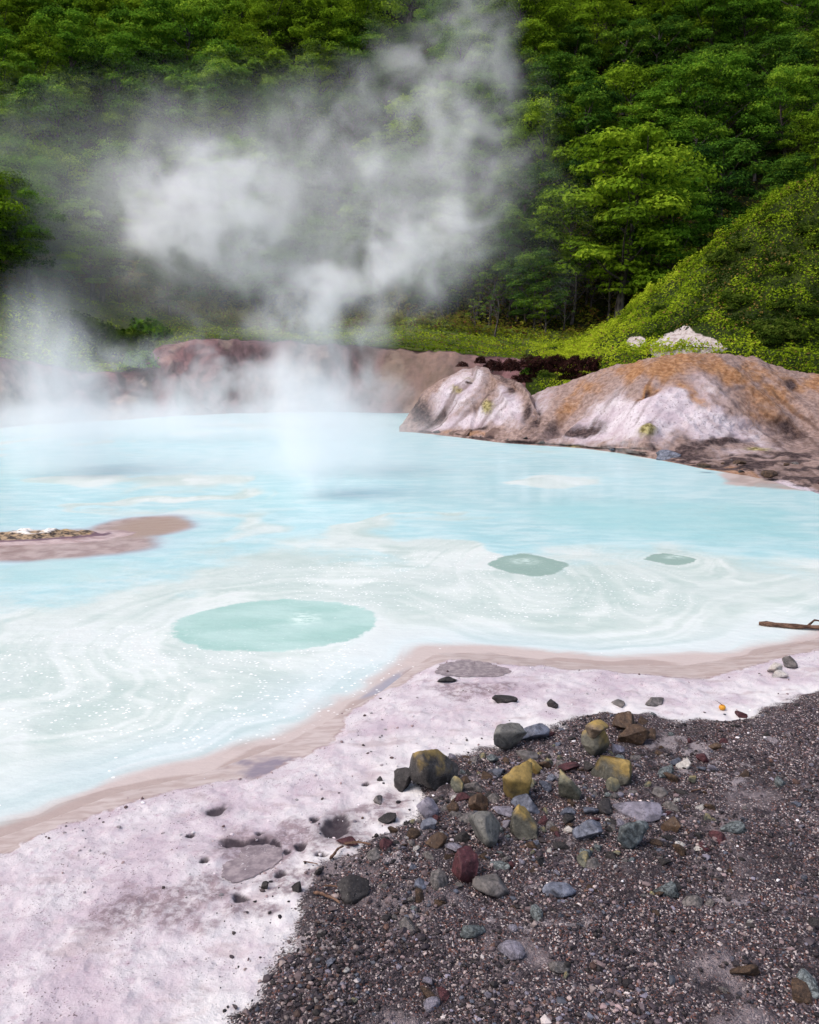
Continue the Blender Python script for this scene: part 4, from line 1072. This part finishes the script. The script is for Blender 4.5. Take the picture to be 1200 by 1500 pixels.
def place_rock(px, v, wpx, hpx_, mat, seed, dr, yaw, lab, group=None, name='rock', lift=0.0):
    # sight line hits the rock's middle; its foot is on the ground below
    base = ground_pt(px, v + hpx_ * .40, lambda a, b: shore_h(a, b, False))
    s = depth(base) / F; wd = wpx * s
    cs = CH / math.hypot(base[1], CH)
    hgt = max(.35 * wd * .7, min(1.15 * wd, (hpx_ * s - .35 * wd * dr * cs) / math.sqrt(max(.1, 1 - cs * cs)) * 1.05))
    dims = (wd * 1.06, wd * dr * 1.06, hgt * 1.25)
    me = rock_mesh(name, seed, dims, cuts=10 if seed % 3 else 7, rough=.06)
    me.materials.append(RM[mat])
    z = float(shore_h(np.array([base[0]]), np.array([base[1] + wd * dr * .3]))[0])
    o = link(name, me, label=lab, cat='rock', group=group)
    o.location = (base[0], base[1] + wd * dr * .35, z + hgt * .27 + lift); o.rotation_euler = (0.0, 0.0, yaw)
    return o
rocks_at = []
for px, v, wpx, hpx_, mat, seed, dr, yaw, lab in boulders:
    if not mat: continue
    o = place_rock(px, v, wpx * 1.13, hpx_ * 1.13, mat, seed, dr, yaw, lab, 'named rocks on the shore' if False else 'rocks and boulders on the shore', 'rock' if wpx > 24 else 'stone', .0)
    rocks_at.append((o.location.x, o.location.y, o.dimensions.x * .5))
    if 'carrying' in lab: carrier = o
    if 'perched' in lab:
        bpy.context.view_layer.update()
        o.location = carrier.location + Vector((.0, .02, carrier.dimensions.z * .40 + o.dimensions.z * .22))

# smaller stones, each its own object
st_protos = []
for k, (mt, s) in enumerate([('black', 73), ('vein', 74), ('grey', 61), ('blue', 62), ('brown', 63), ('pale', 64), ('black', 65), ('lav', 66), ('maroon', 67), ('olive', 68), ('grey', 69), ('brown', 70), ('black', 71)]):
    me = rock_mesh('stone', s, (1, .8, .55), 9, .07, 3); me.materials.append(RM[mt]); st_protos.append((me, mt))
word = dict(vein='small veined grey stone lying in the dark gravel', grey='small grey stone lying in the dark gravel', blue='small blue grey stone lying in the dark gravel', brown='small brown stone lying in the dark gravel', pale='small whitish stone lying in the dark gravel',
            black='small black stone lying in the dark gravel', lav='small lavender stone lying in the dark gravel', maroon='small dark red stone lying in the dark gravel', olive='small tan stone lying in the dark gravel')
r2 = np.random.default_rng(77)
cnt = 0
while cnt < 290:
    px, v = (r2.normal(765, 140), r2.normal(1175, 75)) if cnt % 4 else (r2.uniform(440, 1240), r2.uniform(1040, 1480))
    p = ground_pt(px, v)
    if gravel_mask(np.array([p[0]]), np.array([p[1]]))[0] < .02: continue
    sz = .055 + .15 * r2.random() ** 1.7
    if any(math.hypot(p[0] - a, p[1] - b) < c_ + sz * .4 for a, b, c_ in rocks_at): continue
    me, mt = st_protos[r2.integers(len(st_protos))]
    o = link('stone', me, label=word[mt], cat='stone', group='small stones in the gravel')
    o.location = (p[0], p[1], float(shore_h(np.array([p[0]]), np.array([p[1]]))[0]) + sz * .06)
    o.scale = (sz * r2.uniform(.8, 1.3), sz * r2.uniform(.8, 1.2), sz * r2.uniform(.7, 1.2)); o.rotation_euler = (r2.uniform(-.4, .4), r2.uniform(-.4, .4), r2.uniform(0, 6.28))
    cnt += 1

# gravel: tens of thousands of grains, one object
ico = np.array([(0, 0, -1), (.7236, -.5257, -.4472), (-.2764, -.8506, -.4472), (-.8944, 0, -.4472), (-.2764, .8506, -.4472), (.7236, .5257, -.4472), (.2764, -.8506, .4472), (-.7236, -.5257, .4472), (-.7236, .5257, .4472), (.2764, .8506, .4472), (.8944, 0, .4472), (0, 0, 1)])
icf = np.array([(0, 1, 2), (1, 0, 5), (0, 2, 3), (0, 3, 4), (0, 4, 5), (1, 5, 10), (2, 1, 6), (3, 2, 7), (4, 3, 8), (5, 4, 9), (1, 10, 6), (2, 6, 7), (3, 7, 8), (4, 8, 9), (5, 9, 10), (6, 10, 11), (7, 6, 11), (8, 7, 11), (9, 8, 11), (10, 9, 11)])
DARKP = [(ground_pt(650, 1140), .55), (ground_pt(790, 1080), .45), (ground_pt(530, 1290), .5), (ground_pt(880, 1090), .35), (ground_pt(930, 1250), .4)]
def wetdark(x, y):
    r = np.zeros(np.shape(x))
    for c_, q_ in DARKP: r = np.maximum(r, np.exp(-((x - c_[0]) ** 2 + (y - c_[1]) ** 2) / q_ ** 2))
    return 1 - .65 * r
def grains(N, cx, cy, size, pal, wts, seed, sink=.3):
    rng = np.random.default_rng(seed)
    sh = ico[None] * (1 + rng.normal(size=(N, 12, 1)) * .22) * rng.uniform(.6, 1.25, (N, 1, 3)) * np.array([1, 1, .7]) * size[:, None, None]
    a = rng.uniform(0, 6.28, N); c, s = np.cos(a)[:, None], np.sin(a)[:, None]
    x = sh[..., 0] * c - sh[..., 1] * s; y = sh[..., 0] * s + sh[..., 1] * c
    z = shore_h(cx, cy)
    v = np.stack([x + cx[:, None], y + cy[:, None], sh[..., 2] + (z + size * sink)[:, None]], -1)
    fc = (np.arange(N)[:, None, None] * 12 + icf[None]).reshape(-1, 3)
    pi = rng.choice(len(pal), N, p=np.array(wts) / sum(wts)); colr = np.array(pal)[pi] * rng.uniform(.6, 1.35, (N, 1)) * np.clip(.72 + .95 * fbm(cx * 1.9, cy * 1.9, 0, 4, seed + 1), .2, 1.5)[:, None]
    colr = colr * (wetdark(cx, cy)[:, None] if seed == 6 else 1)
    return v.reshape(-1, 3), fc, np.repeat(colr, 12, 0)
pal = [(.034, .024, .029), (.072, .053, .060), (.205, .145, .145), (.36, .28, .26), (.46, .40, .38), (.11, .06, .045), (.08, .085, .11), (.19, .17, .21), (.025, .018, .018)]
wts = [6, 5, 4.2, 1.8, .5, 1.0, 1.6, 1.6, 6]
rg_ = np.random.default_rng(5)
pxs, vs_ = rg_.uniform(300, 1420, 90000), rg_.uniform(1030, 1560, 90000)
q = W0(pxs, vs_, .22); gx, gy = q[:, 0], q[:, 1]
gv = gravel_mask(gx, gy)
edgep = sstep(-.05, .12, gv + .1 * fbm(gx * 5, gy * 5, 0, 3, 77)) * np.clip(.27 + 1.1 * fbm(gx * 2.3, gy * 2.3, 0, 4, 78), .03, .8) + .02 * sstep(-.8, -.1, gv)
k = rg_.random(len(gx)) < edgep
gx, gy = gx[k], gy[k]
sz = .0035 + .016 * rg_.random(len(gx)) ** 3.6
k2 = rg_.random(len(gx)) < .055 * np.clip(1 + 2 * fbm(gx * 1.3, gy * 1.3, 0, 3, 79), .1, 3)
sz = np.where(k2, .010 + .022 * rg_.random(len(gx)) ** 2, sz)
gvv, gff, gcc = grains(len(gx), gx, gy, sz, pal, wts, 6)
print('grains', len(gx))
m = NT('gravel_grains')
gr_mat = m.surf(m.attr('col', True), .65, None, .35)
link('gravel', mesh_np('gravel', gvv, gff, [gr_mat], colors=dict(col=gcc), smooth=False), kind='stuff', label='dark mixed gravel strewn between the rocks on the shore', cat='gravel')

# pale mud crumbs along the crust edge
pxs, vs_ = rg_.uniform(60, 1240, 5000), rg_.uniform(950, 1330, 5000)
q = W0(pxs, vs_, .08); gx, gy = q[:, 0], q[:, 1]
cdv = -polydist(gx, gy, CR)[0] + .07 * fbm(gx * 5, gy * 5, 0, 4, 5)
k = rg_.random(len(gx)) < (np.exp(-(cdv / .06) ** 2) * .8 + .12 * (cdv > 0) + .05 * (cdv > -.35)); gx, gy = gx[k], gy[k]
z_ok = shore_base(gx, gy)[1] > -.05; gx, gy = gx[z_ok], gy[z_ok]
sz = .004 + .016 * rg_.random(len(gx)) ** 3
gvv, gff, gcc = grains(len(gx), gx, gy, sz, [(.72, .67, .68), (.62, .53, .55), (.10, .06, .06), (.40, .29, .29)], [4, 3, 1.2, 2], 9)
link('mud_crumbs', mesh_np('mud_crumbs', gvv, gff, [gr_mat], colors=dict(col=gcc), smooth=False), kind='stuff', label='pale mud crumbs scattered along the wet edge', cat='mud')

# ---- driftwood
m = NT('driftwood'); o_ = m.obj(); wn = m.noise(m.vmul(o_, (2, 14, 14)), 2, 4, .6)
wood = m.surf(m.mix(m.ramp(wn, .35, .65), (.045, .022, .015), (.19, .11, .075)), .8, m.bump(wn, .7, .01), .2)
def stick(a, b, r, lab, bow=.02, twig=False, name='driftwood_stick', zoff=0.0):
    A, B = np.array(a, float), np.array(b, float); n = 12; t = np.linspace(0, 1, n)
    pth = A + (B - A) * t[:, None]; L = np.linalg.norm(B - A)
    pth[:, 2] += bow * L * np.sin(t * 3.14) ; pth[:, 0] += .02 * L * np.sin(t * 9 + r * 900); pth[:, 1] += .02 * L * np.cos(t * 7)
    rd = r * (1 - .45 * t) * (1 + .15 * np.sin(t * 23)); rd[0] *= .6; rd[-1] *= .5
    c = pth.mean(0); parts = [tube(pth - c, rd, 8)]
    if twig: parts.append(tube(np.array([pth[5] - c, pth[5] - c + np.array([.1, .05, .06]) * L, pth[5] - c + np.array([.22, .02, .05]) * L]), [r * .5, r * .35, r * .15], 6))
    v, f = join(parts)
    o = link(name, mesh_np(name, v, f, [wood]), label=lab, cat='driftwood', group='driftwood'); o.location = c + np.array([0, 0, zoff]); return o
gp = lambda px, v, dz=.02: ground_pt(px, v, lambda a, b: shore_h(a, b)) + np.array([0, 0, dz])
stick(gp(460, 1312), gp(498, 1328), .014, 'reddish brown driftwood stick at the bottom left of the gravel', .1)
stick(gp(484, 1262), gp(503, 1243), .013, 'short brown stick leaning at the left tip of the gravel', .1)
stick(gp(505, 1240), gp(543, 1241), .012, 'dark stick lying across the left tip of the gravel', .1, True)
stick(gp(474, 1302), gp(500, 1307), .008, 'thin twig beside the black lump on the mud', .1)
stick(gp(445, 1266), gp(466, 1270), .006, 'thin pale twig on mud near the upright black pebble', .05)
stick(gp(1012, 1163), gp(1034, 1158), .009, 'thin dark stick on the right gravel', .05)
L0, L1 = W0(1112, 914, .03), W0(1262, 922, .06)
stick(L0, L1, .045, 'dark waterlogged branch floating at the right edge of the pond', .0, True, 'floating_branch')
# orange fruit with its stalk
import bmesh
m = NT('orange_skin'); on = m.noise(m.obj(), 40, 3, .6)
osk = m.surf(m.mix(m.ramp(on, .35, .65), (.50, .20, .01), (.62, .30, .02)), .45, m.bump(on, .4, .004), .4)
bm = bmesh.new(); bmesh.ops.create_icosphere(bm, subdivisions=3, radius=.038)
for v_ in bm.verts:
    rr_ = math.hypot(v_.co.x, v_.co.y); v_.co.z *= .88; v_.co.z -= .010 * max(0, 1 - rr_ / .018) * (1 if v_.co.z > 0 else -1)
me = bpy.data.meshes.new('orange_fruit'); bm.to_mesh(me); bm.free(); me.materials.append(osk)
for p_ in me.polygons: p_.use_smooth = True
fo = link('orange_fruit', me, label='small round orange fruit on the white mud at the right', cat='fruit'); fp = gp(1058, 1040, .03); fo.location = fp
v, f = tube(np.array([[0, 0, .025], [-.03, .01, .05], [-.075, .02, .075]]), [.004, .003, .002], 6)
link('stalk', mesh_np('stalk', v, f, [wood]), parent=fo)
# small thing: dark lump at the water line of the right bank
o = link('rock', rock_mesh('rock', 91, (1.1, .8, .55), 9, .07), label='dark bluish rock at the waterline below the big mound', cat='rock', group='rocks and boulders on the shore'); o.data.materials.append(RM['blue']); o.location = W0(983, 668, .15)
for i, (px, v, s, lab) in enumerate([(1030, 683, .5, 'dark rock among the ledges at the foot of the big mound'), (1132, 694, .7, 'dark rock on the right shore ledges nearest the edge'), (1085, 678, .45, 'small dark rock under the ledge of the big mound'), (940, 663, .45, 'little brown rock on the far shore left of the bluish one')]):
    o = link('rock', rock_mesh('rock', 92 + i, (s, s * .8, s * .45), 9, .07), label=lab, cat='rock', group='rocks and boulders on the shore'); o.data.materials.append(RM['brown']); o.location = W0(px, v, .22 if i < 3 else .1)

r3_ = np.random.default_rng(99)
for i in range(46):
    px = r3_.uniform(640, 1215)
    vs0, vf0 = float(np.interp(px, rpx, r_sh)), float(np.interp(px, rpx, r_ft))
    q_ = r3_.random(); v = vs0 - 2 + (vf0 - vs0) * q_
    p = P(px, v, float(Yz(v, .08 + .2 * q_)))
    me, mt = st_protos[[0, 2, 4, 9, 10, 8, 3][r3_.integers(7)]]
    sz = .10 + .30 * r3_.random() ** 2
    o = link('stone', me, label='loose stone on the ledges below the big mound', cat='stone', group='loose stones at the foot of the mound')
    o.location = p; o.scale = (sz * 1.2, sz, sz * .9); o.rotation_euler = (0, 0, r3_.uniform(0, 6.28))

# ================================================================== STEAM
def steam(px0, v0, px1, v1, Y, rpx, tau, nscale, label, dy=0.0, thick=1.0, amp=3.4, core=.6, squash=(1, 1, .6), seed=0, name='steam', floor_=.0):
    A, B = P(px0, v0, Y), P(px1, v1, Y + dy); mid = (A + B) / 2
    ax = Vector(B - A); half = ax.length / 2; r = rpx * Y / F
    me = bpy.data.meshes.new(name); b_ = bmesh.new(); bmesh.ops.create_icosphere(b_, subdivisions=3, radius=1.0); b_.to_mesh(me); b_.free()
    o = link(name, me, kind='stuff', label=label, cat='steam')
    zv = ax.normalized(); yv = (Vector((0, 1, 0)) - zv * zv.y).normalized(); xv = yv.cross(zv)
    o.rotation_mode = 'QUATERNION'; o.rotation_quaternion = Matrix((xv, yv, zv)).transposed().to_quaternion()
    o.location = mid; o.scale = (r, r * thick, half + r * .6)
    m = NT('steam'); m.t.nodes.remove(m.out); m.out = m.n('ShaderNodeOutputMaterial')
    ob = m.obj(); ln = m.n('ShaderNodeVectorMath', operation='LENGTH'); m.set(ln.inputs[0], ob)
    L = ln.outputs['Value']
    off = m.n('ShaderNodeVectorMath', operation='ADD'); m.set(off.inputs[0], m.pos(squash)); off.inputs[1].default_value = (seed * 3.1, seed * 1.7, seed * 2.3)
    nz = m.noise(off.outputs[0], nscale, 6, .55, .45)
    k = m.math('ADD', m.math('MULTIPLY', m.math('SUBTRACT', 1.0, L), core), m.math('MULTIPLY', m.math('SUBTRACT', nz, .5), amp))
    dn = m.math('ADD', m.math('MULTIPLY', m.ramp(L, .1, 1, 1, 0), floor_), m.math('MULTIPLY', m.ramp(k, .05, .85), 1 - floor_))
    dn = m.math('MULTIPLY', m.math('MULTIPLY', dn, m.ramp(L, .50, 1.0, 1, 0)), tau / (r * thick * 1.1))
    vs = m.n('ShaderNodeVolumePrincipled'); m.set(vs.inputs['Density'], dn); vs.inputs['Color'].default_value = (.996, .996, 1.0, 1); vs.inputs['Anisotropy'].default_value = 0.0
    m.t.links.new(vs.outputs[0], m.out.inputs['Volume'])
    me.materials.append(m.m)
    return o
S = []
# over the pond
steam(475, 775, 440, 410, 25, 88, 1.25, .8, 'dense white steam column rising from the middle of the pond', seed=1, floor_=.35, squash=(1.4, 1.4, .45), amp=2.4, core=.7)
steam(400, 665, 600, 640, 30, 150, .9, .5, 'wide soft steam round the foot of the central column', seed=33, floor_=.4, squash=(1.2, 1.2, .6), amp=2.4, core=.7)
steam(90, 745, 70, 425, 30, 125, 1.5, .55, 'white steam column at the left over the pond', seed=3, floor_=.3, squash=(1.3, 1.3, .5), amp=2.6, core=.7)
steam(-300, 622, 720, 622, 43, 55, 1.9, .5, 'low mist lying on the far water before the red bank', seed=5, floor_=.5, thick=3, squash=(.6, .5, 1), amp=1.8)
steam(60, 565, 640, 580, 50, 95, 1.1, .4, 'thin steam drifting across the red bank', seed=6, thick=.7, squash=(1, 1, 1), floor_=.15)
steam(-150, 690, 860, 700, 30, 90, .8, .6, 'faint mist over the middle of the pond', seed=7, floor_=.5, thick=2, squash=(1, .8, .5), amp=1.6)
steam(640, 710, 1000, 720, 24, 70, .4, 1.1, 'faint upright wisps over the right half of the pond', seed=8, thick=1.2, squash=(2, 2, .3))
# before the forest
steam(185, 345, 395, 265, 62, 125, 2.3, .34, 'bright billowing steam cloud in front of the upper left trees', seed=9, squash=(1, 1, 1), core=.75, amp=3.2)
steam(270, 400, 520, 430, 60, 110, 1.3, .34, 'lower lobe of the billowing steam cloud', seed=10, squash=(1, 1, 1), core=.45, amp=3.2)
steam(430, 500, 715, 290, 60, 110, 1.8, .36, 'slanting steam band crossing the middle of the forest', seed=12, squash=(1, 1, 1), core=.55, amp=3.2)
steam(540, 360, 740, 170, 66, 150, 1.3, .30, 'thin top of the slanting steam band among the crowns', seed=21, squash=(1, 1, 1), core=.4, amp=3.0)
steam(680, 250, 640, -60, 70, 130, 1.4, .26, 'steam wisp climbing the high hillside', seed=25, squash=(1, 1, 1), core=.45, amp=3.0)
steam(400, 270, 560, 170, 66, 140, 1.0, .30, 'ragged steam shreds before the dark trees left of centre', seed=27, squash=(1, 1, 1), core=.4, amp=3.0)
steam(-120, 320, 800, 320, 66, 260, .75, .20, 'thin steam veil before the left half of the forest', seed=18, squash=(1, 1, 1), floor_=.55, thick=.3, core=.5)
print('done')
